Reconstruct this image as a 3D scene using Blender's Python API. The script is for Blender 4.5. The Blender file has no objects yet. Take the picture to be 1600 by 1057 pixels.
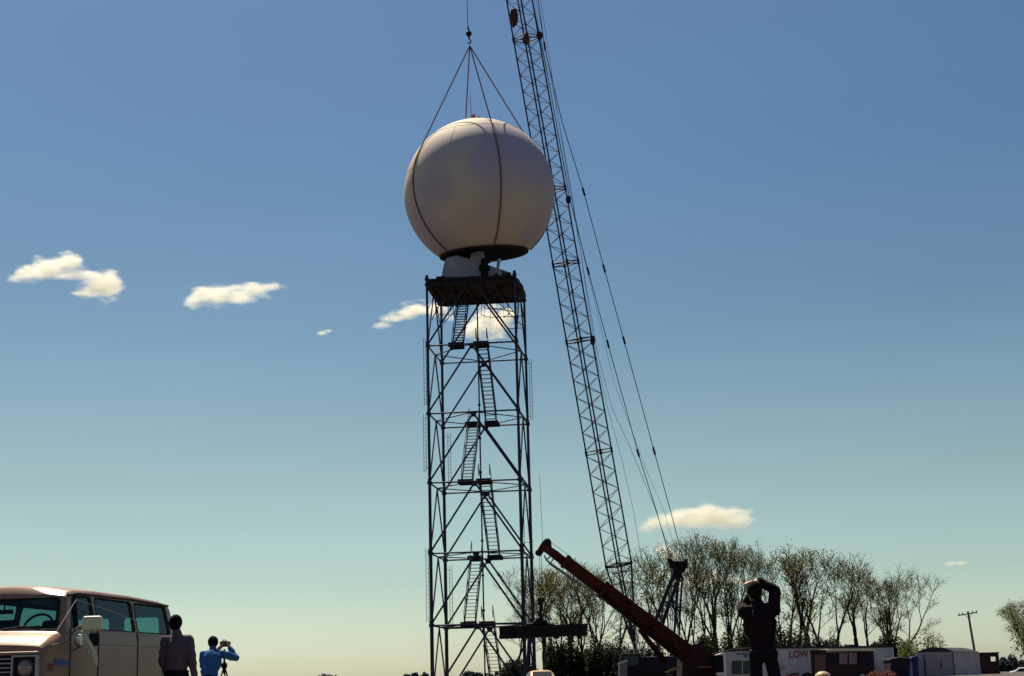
import bpy, bmesh, math, random
from mathutils import Vector, Matrix, Quaternion
S = bpy.context.scene
COL = S.collection
random.seed(7)
R = math.radians
V = Vector

# ------------------------------------------------------------------ camera, sky, sun, exposure
F, PITCH, ROLL, EYE = 2430.0, 0.2185, 0.0262, 0.75
camd = bpy.data.cameras.new('camera')
cam = bpy.data.objects.new('camera', camd)
COL.objects.link(cam)
S.camera = cam
camd.sensor_width = 36.0
camd.lens = F / 1600 * 36
camd.clip_end = 20000
_c, _s = math.cos(ROLL), math.sin(ROLL)
UPV = V((0, -math.sin(PITCH), math.cos(PITCH)))
FWD = V((0, math.cos(PITCH), math.sin(PITCH)))
RT = V((1, 0, 0))
cr, cu = RT * _c - UPV * _s, RT * _s + UPV * _c
m = Matrix.Identity(4)
for i in range(3):
    m[i][0], m[i][1], m[i][2] = cr[i], cu[i], -FWD[i]
m[2][3] = EYE
cam.matrix_world = m

SUN_EL, SUN_AZ = R(57.5), R(-23)          # azimuth from +Y towards +X
world = bpy.data.worlds.new('World')
S.world = world
world.use_nodes = True
nt = world.node_tree
bg = nt.nodes['Background']
sky = nt.nodes.new('ShaderNodeTexSky')
sky.sky_type = 'NISHITA'
sky.sun_disc = False
sky.sun_elevation = SUN_EL
sky.sun_rotation = SUN_AZ
sky.air_density = 1.0
sky.dust_density = 1.2
sky.ozone_density = 1.3
# colour cast of the old print: the whole sky leans to teal and, low down, to cream
tc = nt.nodes.new('ShaderNodeTexCoord')
sp = nt.nodes.new('ShaderNodeSeparateXYZ')
nt.links.new(tc.outputs['Generated'], sp.inputs[0])
rmp = nt.nodes.new('ShaderNodeValToRGB')
nt.links.new(sp.outputs[2], rmp.inputs[0])
el = rmp.color_ramp.elements
el[0].position = 0.0
el[0].color = (.90, 1.0, 1.0, 1)
el[1].position = 0.6
el[1].color = (.35, .44, .53, 1)
for p_, c_ in ((.012, (.87, .99, 1.0, 1)), (.064, (.60, .72, .70, 1)), (.13, (.52, .60, .545, 1)), (.222, (.375, .485, .515, 1)), (.31, (.32, .445, .52, 1)), (.40, (.305, .435, .535, 1))):
    e_ = el.new(p_)
    e_.color = c_
mx = nt.nodes.new('ShaderNodeMix')
mx.data_type = 'RGBA'
mx.blend_type = 'MULTIPLY'
mx.inputs[0].default_value = 1
nt.links.new(sky.outputs[0], mx.inputs[6])
nt.links.new(rmp.outputs[0], mx.inputs[7])
# faint uneven haze
hz_m = nt.nodes.new('ShaderNodeMapping')
hz_m.inputs['Scale'].default_value = (2.2, 2.2, 7)
hz_n = nt.nodes.new('ShaderNodeTexNoise')
hz_n.inputs['Scale'].default_value = 1.6
hz_n.inputs['Detail'].default_value = 6
nt.links.new(tc.outputs['Generated'], hz_m.inputs[0])
nt.links.new(hz_m.outputs[0], hz_n.inputs['Vector'])
hz_r = nt.nodes.new('ShaderNodeMapRange')
hz_r.inputs['From Min'].default_value = .3
hz_r.inputs['From Max'].default_value = .7
hz_r.inputs['To Min'].default_value = .965
hz_r.inputs['To Max'].default_value = 1.035
nt.links.new(hz_n.outputs['Fac'], hz_r.inputs['Value'])
hz_v = nt.nodes.new('ShaderNodeVectorMath')
hz_v.operation = 'SCALE'
nt.links.new(mx.outputs[2], hz_v.inputs[0])
nt.links.new(hz_r.outputs[0], hz_v.inputs['Scale'])
nt.links.new(hz_v.outputs[0], bg.inputs[0])
bg.inputs[1].default_value = 0.0885

sund = bpy.data.lights.new('sun', 'SUN')
sund.energy = 5.0
sund.angle = R(0.5)
sund.color = (1.0, .91, .70)
sun = bpy.data.objects.new('sun', sund)
COL.objects.link(sun)
sdir = V((math.sin(SUN_AZ) * math.cos(SUN_EL), math.cos(SUN_AZ) * math.cos(SUN_EL), math.sin(SUN_EL)))
sun.rotation_euler = (-sdir).to_track_quat('-Z', 'Y').to_euler()
S.view_settings.view_transform = 'Standard'
S.view_settings.look = 'None'
S.view_settings.exposure = 0.5
S.view_settings.gamma = 1
S.render.engine = 'CYCLES'
S.cycles.max_bounces = 8
S.cycles.volume_bounces = 3
S.cycles.transparent_max_bounces = 24


def at(px, py, Y):
    """point of the vertical plane y = Y seen at photograph pixel (px, py)"""
    a, b = (px - 800) / F, (528.5 - py) / F
    x, y = _c * a + _s * b, -_s * a + _c * b
    d = RT * x + UPV * y + FWD
    return V((0, 0, EYE)) + d * (Y / d.y)


# ------------------------------------------------------------------ materials
def mat(name, col, rough=.6, metal=0., var=.15, scale=3., bump=0., spec=None, trans=0., col2=None, detail=4, stretch=None, sub=0., edge=(.3, .7)):
    mt = bpy.data.materials.new(name)
    mt.use_nodes = True
    n = mt.node_tree
    b = n.nodes['Principled BSDF']
    b.inputs['Roughness'].default_value = rough
    b.inputs['Metallic'].default_value = metal
    if spec is not None:
        b.inputs['Specular IOR Level'].default_value = spec
    t = n.nodes.new('ShaderNodeTexCoord')
    nz = n.nodes.new('ShaderNodeTexNoise')
    nz.inputs['Scale'].default_value = scale
    nz.inputs['Detail'].default_value = detail
    if stretch:
        mp = n.nodes.new('ShaderNodeMapping')
        mp.inputs['Scale'].default_value = stretch
        n.links.new(t.outputs['Object'], mp.inputs[0])
        n.links.new(mp.outputs[0], nz.inputs['Vector'])
    else:
        n.links.new(t.outputs['Object'], nz.inputs['Vector'])
    rp = n.nodes.new('ShaderNodeValToRGB')
    rp.color_ramp.elements[0].position = edge[0]
    rp.color_ramp.elements[1].position = edge[1]
    c2 = col2 or tuple(min(1, c * (1 + var)) for c in col)
    c1 = tuple(c * (1 - var) for c in col) if not col2 else col
    rp.color_ramp.elements[0].color = (*c1, 1)
    rp.color_ramp.elements[1].color = (*c2, 1)
    n.links.new(nz.outputs['Fac'], rp.inputs[0])
    n.links.new(rp.outputs[0], b.inputs['Base Color'])
    if bump:
        bp = n.nodes.new('ShaderNodeBump')
        bp.inputs['Strength'].default_value = bump
        bp.inputs['Distance'].default_value = .02
        n.links.new(nz.outputs['Fac'], bp.inputs['Height'])
        n.links.new(bp.outputs[0], b.inputs['Normal'])
    if trans:
        tl = n.nodes.new('ShaderNodeBsdfTranslucent')
        n.links.new(rp.outputs[0], tl.inputs[0])
        ms = n.nodes.new('ShaderNodeMixShader')
        ms.inputs[0].default_value = trans
        n.links.new(b.outputs[0], ms.inputs[1])
        n.links.new(tl.outputs[0], ms.inputs[2])
        n.links.new(ms.outputs[0], n.nodes['Material Output'].inputs[0])
    return mt


def glass_mat(name, tint):
    mt = bpy.data.materials.new(name)
    mt.use_nodes = True
    n = mt.node_tree
    n.nodes.remove(n.nodes['Principled BSDF'])
    tr = n.nodes.new('ShaderNodeBsdfTransparent')
    tr.inputs[0].default_value = (*tint, 1)
    gl = n.nodes.new('ShaderNodeBsdfGlossy')
    gl.inputs['Roughness'].default_value = .03
    lw = n.nodes.new('ShaderNodeLayerWeight')
    lw.inputs[0].default_value = .5
    pw = n.nodes.new('ShaderNodeMath')
    pw.operation = 'POWER'
    pw.inputs[1].default_value = 4
    n.links.new(lw.outputs['Facing'], pw.inputs[0])
    fr = n.nodes.new('ShaderNodeMath')
    fr.operation = 'MULTIPLY_ADD'
    fr.inputs[1].default_value = .35
    fr.inputs[2].default_value = .03
    n.links.new(pw.outputs[0], fr.inputs[0])
    ms = n.nodes.new('ShaderNodeMixShader')
    n.links.new(fr.outputs[0], ms.inputs[0])
    n.links.new(tr.outputs[0], ms.inputs[1])
    n.links.new(gl.outputs[0], ms.inputs[2])
    n.links.new(ms.outputs[0], n.nodes['Material Output'].inputs[0])
    return mt


M = dict(
    steel=mat('galvanised_steel', (.040, .036, .062), .55, .3, .25, 2.0, spec=.12),
    steel_dark=mat('deck_steel', (.022, .018, .023), .7, .1, .2, 1.5, spec=.12),
    boom=mat('boom_steel', (.028, .024, .048), .55, .2, .25, 2.0, spec=.12),
    rust=mat('rusty_red_steel', (.075, .028, .030), .7, .1, .3, 4., spec=.12),
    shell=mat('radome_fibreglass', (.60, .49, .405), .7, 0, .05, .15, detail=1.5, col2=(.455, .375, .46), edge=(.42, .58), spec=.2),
    seam=mat('radome_seam', (.52, .47, .42), .6, 0, .1, 2.),
    dark=mat('dark_interior', (.02, .018, .02), .9, 0, .2, 3., spec=.12),
    webbing=mat('brown_sling_webbing', (.17, .055, .035), .8, 0, .2, 6., spec=.12),
    wire=mat('wire_rope', (.05, .045, .06), .6, .4, .2, 8., spec=.12),
    sheet=mat('white_sheeting', (.46, .42, .50), .6, 0, .08, 1.2, .3, trans=.25),
    black=mat('black_steel', (.014, .011, .014), .6, 0, .3, 3., spec=.12),
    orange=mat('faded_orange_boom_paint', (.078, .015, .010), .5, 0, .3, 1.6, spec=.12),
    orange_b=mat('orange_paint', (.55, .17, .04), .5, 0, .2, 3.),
    maroon=mat('maroon_crane_paint', (.06, .012, .010), .5, 0, .3, 2., spec=.12),
    rubber=mat('rubber', (.02, .02, .02), .8, 0, .2, 8., spec=.12),
    van=mat('tan_van_paint', (.27, .14, .085), .36, 0, .12, 1.6),
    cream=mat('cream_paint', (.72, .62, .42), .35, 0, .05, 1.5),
    chrome=mat('chrome', (.55, .53, .52), .22, .9, .1, 5.),
    trim=mat('dull_bright_trim', (.38, .35, .38), .4, .6, .1, 5.),
    amber=mat('red_amber_lens', (.28, .035, .015), .2, 0, .2, 9.),
    badge=mat('blue_badge', (.03, .07, .26), .4, 0, .1, 9.),
    lamp=mat('headlamp_lens', (.35, .22, .22), .12, .4, .4, 12.),
    vinyl=mat('dark_vinyl', (.018, .014, .026), .7, 0, .2, 4., spec=.12),
    glass=glass_mat('van_glass', (.50, .68, .68)),
    glass_b=glass_mat('window_glass', (.35, .4, .45)),
    skin=mat('skin', (.42, .21, .13), .55, 0, .08, 6.),
    hair=mat('dark_hair', (.008, .005, .005), .9, 0, .3, 30., spec=.1),
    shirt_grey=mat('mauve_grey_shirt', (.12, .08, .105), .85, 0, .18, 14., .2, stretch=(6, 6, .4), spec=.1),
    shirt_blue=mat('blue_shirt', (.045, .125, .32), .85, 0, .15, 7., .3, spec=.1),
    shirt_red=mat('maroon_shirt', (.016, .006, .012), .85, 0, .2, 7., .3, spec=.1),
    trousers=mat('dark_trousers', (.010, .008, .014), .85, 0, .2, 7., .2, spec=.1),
    camera=mat('camera_body', (.012, .012, .014), .4, 0, .2, 9.),
    white_panel=mat('white_trailer_panel', (.56, .49, .51), .5, 0, .08, .9, stretch=(1, 1, .25)),
    white_trim=mat('white_trim', (.66, .60, .52), .45, 0, .08, 2.),
    grey_panel=mat('grey_shed_panel', (.46, .38, .42), .6, 0, .12, .8, stretch=(1, 1, .3)),
    tan_door=mat('mauve_shed_door', (.40, .30, .33), .6, 0, .12, 1.),
    roof_dark=mat('dark_roofing', (.05, .04, .055), .8, 0, .2, 2., spec=.12),
    brown=mat('brown_coach_panel', (.05, .02, .02), .5, 0, .25, 1.6, spec=.12),
    brown_door=mat('rust_brown_door', (.13, .05, .03), .5, 0, .2, 2.),
    pink_glass=mat('pink_curtained_window', (.26, .12, .14), .35, 0, .15, 2.),
    red_letter=mat('red_lettering', (.30, .025, .06), .6, 0, .1, 6.),
    blue_dark=mat('dark_blue_plastic', (.03, .035, .13), .5, 0, .2, 3., spec=.12),
    tarp=mat('dark_tarpaulin', (.03, .018, .034), .7, 0, .3, 3., .5, spec=.12),
    brick=mat('dark_brown_brick', (.075, .035, .035), .85, 0, .3, 5., spec=.12),
    wood=mat('weathered_pole_wood', (.12, .10, .10), .85, 0, .2, 8.),
    bark=mat('bark', (.035, .024, .026), .9, 0, .35, 3., spec=.12),
    leaf=mat('spring_leaves', (.075, .09, .03), .7, 0, .3, .5, trans=.5, col2=(.19, .15, .05)),
    leaf_g=mat('green_leaves', (.09, .13, .025), .7, 0, .3, .6, trans=.5, col2=(.22, .24, .06)),
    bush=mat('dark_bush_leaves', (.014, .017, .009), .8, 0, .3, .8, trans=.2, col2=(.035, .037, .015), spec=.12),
    bush_red=mat('reddish_shrub_leaves', (.07, .02, .015), .8, 0, .3, 2., trans=.3, col2=(.26, .06, .03)),
    far=mat('far_wood', (.035, .05, .055), .9, 0, .3, .05),
    ground=mat('pale_dry_ground', (.085, .06, .048), .95, 0, .2, .3, .3, col2=(.045, .04, .024)),
    tan=mat('tan_car_paint', (.62, .40, .22), .35, 0, .05, 2.),
    red=mat('red_car_paint', (.45, .05, .03), .35, 0, .05, 2.),
    white_car=mat('white_car_paint', (.75, .70, .66), .35, 0, .05, 2.),
    car_glass=mat('dark_car_glass', (.012, .012, .018), .25, 0, .1, 2.),
    beacon=mat('red_beacon_glass', (.55, .06, .08), .3, 0, .1, 5.),
)


# ------------------------------------------------------------------ object helpers
def tag(o, label=None, cat=None, group=None, kind=None):
    if label:
        o['label'] = label
    if cat:
        o['category'] = cat
    if group:
        o['group'] = group
    if kind:
        o['kind'] = kind
    return o


def empty(name, loc, label, cat, group=None, rz=0):
    o = bpy.data.objects.new(name, None)
    COL.objects.link(o)
    o.location = loc
    o.rotation_euler = (0, 0, rz)
    o.empty_display_size = .2
    return tag(o, label, cat, group)


def link(name, me, m_, parent=None):
    o = bpy.data.objects.new(name, me)
    COL.objects.link(o)
    if m_ is not None and not me.materials:
        me.materials.append(m_)
    if parent:
        o.parent = parent
    return o


def base(parent):
    """world location of an unrotated thing (parts sit at its origin)"""
    p = parent
    t = V((0, 0, 0))
    while p:
        t += p.location
        p = p.parent
    return t


class MB:
    def __init__(s):
        s.v, s.f = [], []

    def add(s, vs, fs):
        k = len(s.v)
        s.v.extend(tuple(x) for x in vs)
        s.f.extend(tuple(i + k for i in f) for f in fs)
        return s

    def box(s, lo, hi, rot=None, c=None):
        x0, y0, z0 = lo
        x1, y1, z1 = hi
        vs = [V((x, y, z)) for z in (z0, z1) for y in (y0, y1) for x in (x0, x1)]
        if rot is not None:
            cc = V(c) if c is not None else V((0, 0, 0))
            vs = [rot @ v + cc for v in vs]
        return s.add(vs, [(0, 2, 3, 1), (4, 5, 7, 6), (0, 1, 5, 4), (2, 6, 7, 3), (0, 4, 6, 2), (1, 3, 7, 5)])

    def tube(s, p, q, r1, r2=None, n=8, cap=True):
        r2 = r1 if r2 is None else r2
        p, q = V(p), V(q)
        d = (q - p)
        if d.length < 1e-7:
            return s
        d.normalize()
        a = d.orthogonal().normalized()
        b = d.cross(a)
        vs = []
        for c, r in ((p, r1), (q, r2)):
            for i in range(n):
                t = 2 * math.pi * i / n
                vs.append(c + a * (r * math.cos(t)) + b * (r * math.sin(t)))
        fs = [(i, (i + 1) % n, n + (i + 1) % n, n + i) for i in range(n)]
        if cap:
            fs += [tuple(range(n - 1, -1, -1)), tuple(range(n, 2 * n))]
        return s.add(vs, fs)

    def path(s, pts, r, n=6):
        for a, b in zip(pts, pts[1:]):
            s.tube(a, b, r, r, n)
        return s

    def lathe(s, prof, n=24, c=(0, 0, 0), ax=None):
        """prof: list of (r, z)"""
        k0 = len(s.v)
        c = V(c)
        rot = V((0, 0, 1)).rotation_difference(V(ax)).to_matrix() if ax is not None else Matrix.Identity(3)
        vs, fs = [], []
        for r, z in prof:
            for i in range(n):
                t = 2 * math.pi * i / n
                vs.append(rot @ V((r * math.cos(t), r * math.sin(t), z)) + c)
        for j in range(len(prof) - 1):
            for i in range(n):
                fs.append((j * n + i, j * n + (i + 1) % n, (j + 1) * n + (i + 1) % n, (j + 1) * n + i))
        if prof[0][0] > 1e-6:
            fs.append(tuple(range(n - 1, -1, -1)))
        if prof[-1][0] > 1e-6:
            fs.append(tuple(range((len(prof) - 1) * n, len(prof) * n)))
        return s.add(vs, fs)

    def prism(s, poly, y0, y1, fn=None):
        """poly in (x,z), extruded along y"""
        n = len(poly)
        vs = [V((x, y0, z)) for x, z in poly] + [V((x, y1, z)) for x, z in poly]
        if fn:
            vs = [fn(v) for v in vs]
        return s.add(vs, [tuple(range(n)), tuple(range(2 * n - 1, n - 1, -1))] + [(i, n + i, n + (i + 1) % n, (i + 1) % n) for i in range(n)])

    def build(s, name, m_, parent=None, smooth=False, bevel=0, world=False, kind=None, label=None):
        off = base(parent) if (world and parent) else V((0, 0, 0))
        me = bpy.data.meshes.new(name)
        me.from_pydata([(x - off.x, y - off.y, z - off.z) for x, y, z in s.v], [], s.f)
        me.validate()
        if smooth:
            me.polygons.foreach_set('use_smooth', [True] * len(me.polygons))
        bm = bmesh.new()
        bm.from_mesh(me)
        bmesh.ops.recalc_face_normals(bm, faces=bm.faces)
        bm.to_mesh(me)
        bm.free()
        o = link(name, me, m_, parent)
        if bevel:
            bv = o.modifiers.new('bevel', 'BEVEL')
            bv.width = bevel
            bv.segments = 2
            bv.limit_method = 'ANGLE'
        if kind:
            o['kind'] = kind
        if label:
            o['label'] = label
        return o


_unit = {}


def unit_mesh(shape, m_):
    k = (shape, m_.name)
    if k not in _unit:
        b = MB()
        if shape == 'cyl':
            b.tube((0, 0, -.5), (0, 0, .5), 1, 1, 8)
        elif shape == 'box':
            b.box((-.5, -.5, -.5), (.5, .5, .5))
        me = bpy.data.meshes.new(shape + '_' + m_.name)
        me.from_pydata(b.v, [], b.f)
        if shape == 'cyl':
            me.polygons.foreach_set('use_smooth', [len(p.vertices) == 4 for p in me.polygons])
        me.materials.append(m_)
        _unit[k] = me
    return _unit[k]


def bar(name, p, q, r, m_, parent, shape='cyl', world=True, wd=None):
    """one member from p to q; r radius (or half thickness)"""
    off = base(parent) if world else V((0, 0, 0))
    p, q = V(p) - off, V(q) - off
    d = q - p
    o = bpy.data.objects.new(name, unit_mesh(shape, m_))
    COL.objects.link(o)
    o.parent = parent
    o.rotation_mode = 'QUATERNION'
    o.rotation_quaternion = d.to_track_quat('Z', 'Y')
    o.location = (p + q) / 2
    if shape == 'cyl':
        o.scale = (r, r, d.length)
    else:
        o.scale = ((wd or r) * 2, r * 2, d.length)
    return o


def from_eval(o, name=None):
    dg = bpy.context.evaluated_depsgraph_get()
    dg.update()
    me = bpy.data.meshes.new_from_object(o.evaluated_get(dg))
    return me


# ------------------------------------------------------------------ ground
def gz(x, y):
    def ss(a, b, t):
        t = max(0, min(1, (t - a) / (b - a)))
        return t * t * (3 - 2 * t)
    h = .50 * ss(14, 30, x) * ss(50, 100, y)
    h -= .30 * ss(22, 8, abs(x + 2.6)) * ss(85, 104, y) * ss(145, 126, y)
    if abs(x) > 300 or y > 900 or y < -300:
        h = 0
    return h


g = MB()
NX, NY = 90, 90
xs = [math.copysign(abs(t) ** 3 * 9000 + abs(t) * 60, t) for t in [(-1 + 2 * i / NX) for i in range(NX + 1)]]
ys = [math.copysign(abs(t) ** 3 * 9000 + abs(t) * 160, t) for t in [(-1 + 2 * i / NY) for i in range(NY + 1)]]
rg = random.Random(3)
g.v = [(x, y, gz(x, y) + (rg.uniform(-.02, .02) if abs(x) < 200 and abs(y) < 200 else 0)) for y in ys for x in xs]
g.f = [(j * (NX + 1) + i, j * (NX + 1) + i + 1, (j + 1) * (NX + 1) + i + 1, (j + 1) * (NX + 1) + i) for j in range(NY) for i in range(NX)]
tag(g.build('ground', M['ground'], smooth=True), kind='structure')

# ------------------------------------------------------------------ radar tower
TC = V((-2.56, 113.27, EYE - .908))
TW, TYAW = 6.4715, -.1113


def tw(x, y, z):
    c, s = math.cos(TYAW), math.sin(TYAW)
    return TC + V((x * c - y * s, x * s + y * c, z))


tower = empty('lattice_tower', TC, 'tall square steel lattice tower with inner stairs standing under the white sphere', 'tower')
h = TW / 2
corners = [(-h, -h), (h, -h), (h, h), (-h, h)]
leg_r = [.135, .125, .115, .105, .10, .09]
for (cx, cy) in corners:
    b = MB()
    for k in range(6):
        b.tube(tw(cx, cy, k * 5), tw(cx, cy, k * 5 + 5), leg_r[k], leg_r[k], 12)
        b.tube(tw(cx, cy, k * 5 + 4.9), tw(cx, cy, k * 5 + 5.1), leg_r[k] + .07, leg_r[k] + .07, 12)
        b.tube(tw(cx, cy, k * 5 + 5.1), tw(cx, cy, k * 5 + 5.3), leg_r[k] + .02, leg_r[k] + .02, 8)
    b.build('leg', M['steel'], tower, world=True)
    MB().box((-.5, -.5, -.5), (.5, .5, 0), Matrix.Rotation(TYAW, 3, 'Z'), tw(cx, cy, 0)).build('footing', M['tan_door'], tower, world=True)
mids = [(0, -h), (h, 0), (0, h), (-h, 0)]
for k in range(6):
    zt, zb = k * 5 + 5, k * 5
    for i in range(4):
        a, b_ = corners[i], corners[(i + 1) % 4]
        mm = mids[i]
        if k < 5:
            bar('horizontal_strut', tw(*a, zt), tw(*b_, zt), .06, M['steel'], tower)
            bar('plan_brace', tw(*mm, zt), tw(*mids[(i + 1) % 4], zt), .038, M['steel'], tower)
        rr = .07 if i in (0, 2) else .055
        bar('diagonal_brace', tw(*mm, zt - .08), tw(*a, zb + .12), rr, M['steel'], tower)
        bar('diagonal_brace', tw(*mm, zt - .08), tw(*b_, zb + .12), rr, M['steel'], tower)
        # gussets
        g_ = MB()
        nrm = V((mm[0], mm[1], 0)).normalized()
        tg = V((-nrm.y, nrm.x, 0))
        pts = [tg * -.32 + V((0, 0, .05)), tg * .32 + V((0, 0, .05)), tg * .12 + V((0, 0, -.36)), tg * -.12 + V((0, 0, -.36))]
        fr = [V((mm[0], mm[1], zt)) + p + nrm * .012 for p in pts]
        bk = [V((mm[0], mm[1], zt)) + p - nrm * .012 for p in pts]
        g_.add([tw(*v) for v in fr + bk], [(0, 1, 2, 3), (7, 6, 5, 4), (0, 4, 5, 1), (1, 5, 6, 2), (2, 6, 7, 3), (3, 7, 4, 0)])
        g_.build('gusset_plate', M['steel'], tower, world=True)
# extra bracing of the top bay, on the side faces
for (x0, y0, z0, x1, y1, z1) in ((-h, -h, 27.6, -h, 0, 29.6), (-h, h, 27.6, -h, 0, 29.6), (h, -h, 27.6, h, 0, 29.6), (h, h, 27.6, h, 0, 29.6),
                                 (1.4, -h, 29.6, h, -1.2, 27.2), (1.2, h, 29.6, h, 1.4, 27.2), (-1.6, h, 29.6, -h, 1.2, 27.2),
                                 (-1.6, -h, 29.6, -h, -1.2, 27.4), (h, -h, 27.2, 1.5, -h + .1, 27.6), (1.6, h, 28.4, h, h, 28.4), (1.9, h - .3, 27.4, h, h - .3, 27.4)):
    bar('knee_brace', tw(x0, y0, z0), tw(x1, y1, z1), .035, M['steel'], tower)
# feed conduit down the axis
b = MB()
b.tube(tw(0, .1, .2), tw(0, .1, 29.6), .055, .055, 8)
for k in range(12):
    b.tube(tw(0, .1, k * 2.5 + 1), tw(0, .1, k * 2.5 + 1.15), .1, .1, 8)
b.build('feed_conduit', M['steel'], tower, world=True)
# stub of cable ladders outside the legs
def cable_ladder(x, y, z0, z1, w=.28):
    g_ = MB()
    for sx in (-w / 2, w / 2):
        g_.tube(tw(x + sx, y, z0), tw(x + sx, y, z1), .018, .018, 5)
    n = int((z1 - z0) / .3)
    for i in range(n):
        z = z0 + .15 + i * .3
        g_.tube(tw(x - w / 2, y, z), tw(x + w / 2, y, z), .012, .012, 4)
    for z in (z0 + .3, z1 - .3):
        g_.tube(tw(x, y, z), tw(math.copysign(h, x), y, z), .02, .02, 5)
    g_.build('cable_ladder', M['steel'], tower, world=True)


cable_ladder(-h - .22, -h, 20.6, 25.6, .18)
cable_ladder(-h - .30, -h, 15.8, 20.0, .18)
cable_ladder(-h - .26, -h, 5.2, 10.4, .18)
cable_ladder(h + .32, h, 20.3, 25.0, .18)
cable_ladder(-h + .40, h, 5.2, 9.6, .2)
cable_ladder(-h + .45, h, 15.5, 19.6, .2)
cable_ladder(h - .55, h, 10.8, 13.8, .14)
# stairs: B (left) climbs from the near landing to the far one, A (right) the other way
XA, XB = .62, -.70


def landing(xc, yc, z):
    g_ = MB()
    r_ = Matrix.Rotation(TYAW, 3, 'Z')
    g_.box((-.52, -.5, -.06), (.52, .5, .06), r_, tw(xc, yc, z))
    for yy in (-.48, .48):
        g_.box((-.53, yy - .03, -.2), (.53, yy + .03, .14), r_, tw(xc, yc, z))
    g_.build('landing', M['steel_dark'], tower, world=True)


def flight(xc, ylo, zlo, yhi, zhi):
    w = .40
    st = empty_part('stair_flight')
    g_ = MB()
    for sx in (-w, w):
        p, q = tw(xc + sx, ylo, zlo), tw(xc + sx, yhi, zhi)
        g_.tube(p, q, .055, .055, 6)
        # handrail with bent ends
        H = V((0, 0, .9))
        pts = [p + V((0, 0, .05)), p + H * .95, p + (q - p) * .06 + H, p + (q - p) * .94 + H, q + H, q + H + (q - p).normalized() * .5, q + H * .1 + (q - p).normalized() * .5]
        rl = MB()
        rl.path(pts, .028, 6)
        for t in (.25, .5, .75):
            rl.tube(p + (q - p) * t, p + (q - p) * t + H, .022, .022, 5)
        rl.build('handrail', M['steel'], st, world=True)
    me = bpy.data.meshes.new('stringers')
    off = base(st)
    st.data = me2(g_, off)
    st.data.materials.append(M['steel'])
    n = 19
    for i in range(1, n):
        t = i / n
        p = tw(xc, ylo + (yhi - ylo) * t, zlo + (zhi - zlo) * t)
        o = bpy.data.objects.new('tread', unit_mesh('box', M['steel']))
        COL.objects.link(o)
        o.parent = st
        o.location = p - off
        o.rotation_euler = (0, 0, TYAW)
        o.scale = (w * 2 - .02, .20, .035)
    return st


def me2(g_, off):
    me = bpy.data.meshes.new('part')
    me.from_pydata([(x - off.x, y - off.y, z - off.z) for x, y, z in g_.v], [], g_.f)
    return me


def empty_part(name):
    o = bpy.data.objects.new(name, bpy.data.meshes.new(name))
    COL.objects.link(o)
    o.parent = tower
    return o


YN, YF = -h + .55, h - .75
# z=30 far -> z=25 near (B);  25 near -> 20 far (A);  20 far -> 15 near (B); ...
flight(-1.28, YN + .9, 25, YF - .5, 29.7)
flight(XA, YF - .5, 20, YN + .3, 25)
flight(XB, YN + .5, 15, YF - .4, 20)
flight(XA, YF - .5, 10, YN + .3, 15)
flight(XB, YN + .5, 5, YF - .4, 10)
flight(XA, YF - .5, .3, YN + .3, 5)
for z, near in ((25, True), (20, False), (15, True), (10, False), (5, True)):
    yy = YN if near else YF
    landing(-1.22 if z == 25 else XB - (.15 if not near else 0), yy, z + .05)
    landing(XA, yy, z + .05)

# deck of the tower
r_ = Matrix.Rotation(TYAW, 3, 'Z')
dk = MB()
outline = [(-h - .05, -h - .1), (h - .5, -h - .1), (h + .0, -h + .5), (h + .18, -h + 1.6), (h + .22, h - 1.2), (h + .02, h - .3), (h - .8, h + .12), (-h + .2, h + .1), (-h - .02, h - .6)]
n = len(outline)
vs = [tw(x, y, 29.78) for x, y in outline] + [tw(x, y, 30.0) for x, y in outline]
dk.add(vs, [tuple(range(n)), tuple(range(2 * n - 1, n - 1, -1))] + [(i, (i + 1) % n, n + (i + 1) % n, n + i) for i in range(n)])
deck = dk.build('deck', M['steel_dark'], tower, world=True)
for i in range(4):
    a, b_ = corners[i], corners[(i + 1) % 4]
    bar('deck_girder', tw(a[0], a[1], 29.62), tw(b_[0], b_[1], 29.62), .1, M['steel_dark'], tower, 'box', wd=.16)
for k in range(6):
    x = -h + (k + .5) * TW / 6
    bar('deck_joist', tw(x, -h + .1, 29.68), tw(x, h - .1, 29.68), .05, M['steel_dark'], tower, 'box', wd=.1)
for x0, x1 in ((-h, 0), (h, 0)):
    bar('deck_beam', tw(x0, -h, 29.6), tw(0, h, 29.6), .06, M['steel_dark'], tower, 'box', wd=.08)
# low guard plates and fittings on the deck edge
for (x, y, hh, ww) in ((-h, -h, .30, .05), (1.9, -h, .16, .10), (2.4, -h + .1, .34, .07), (2.75, -h + .1, .16, .22), (3.15, -h + .9, .25, .1), (-2.2, -h, .1, .3)):
    MB().box((-ww, -ww, 0), (ww, ww, hh), r_, tw(x, y, 30.0)).build('deck_fitting', M['steel_dark'], tower, world=True)
b = MB()
b.lathe([(0, -.6), (.35, -.55), (.42, -.3), (.42, .3), (.35, .55), (0, .6)], 14, tw(h - .1, -.2, 29.75), ax=tw(0, 1, 0) - tw(0, 0, 0))
b.build('end_drum', M['steel_dark'], tower, smooth=True, world=True)
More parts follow.
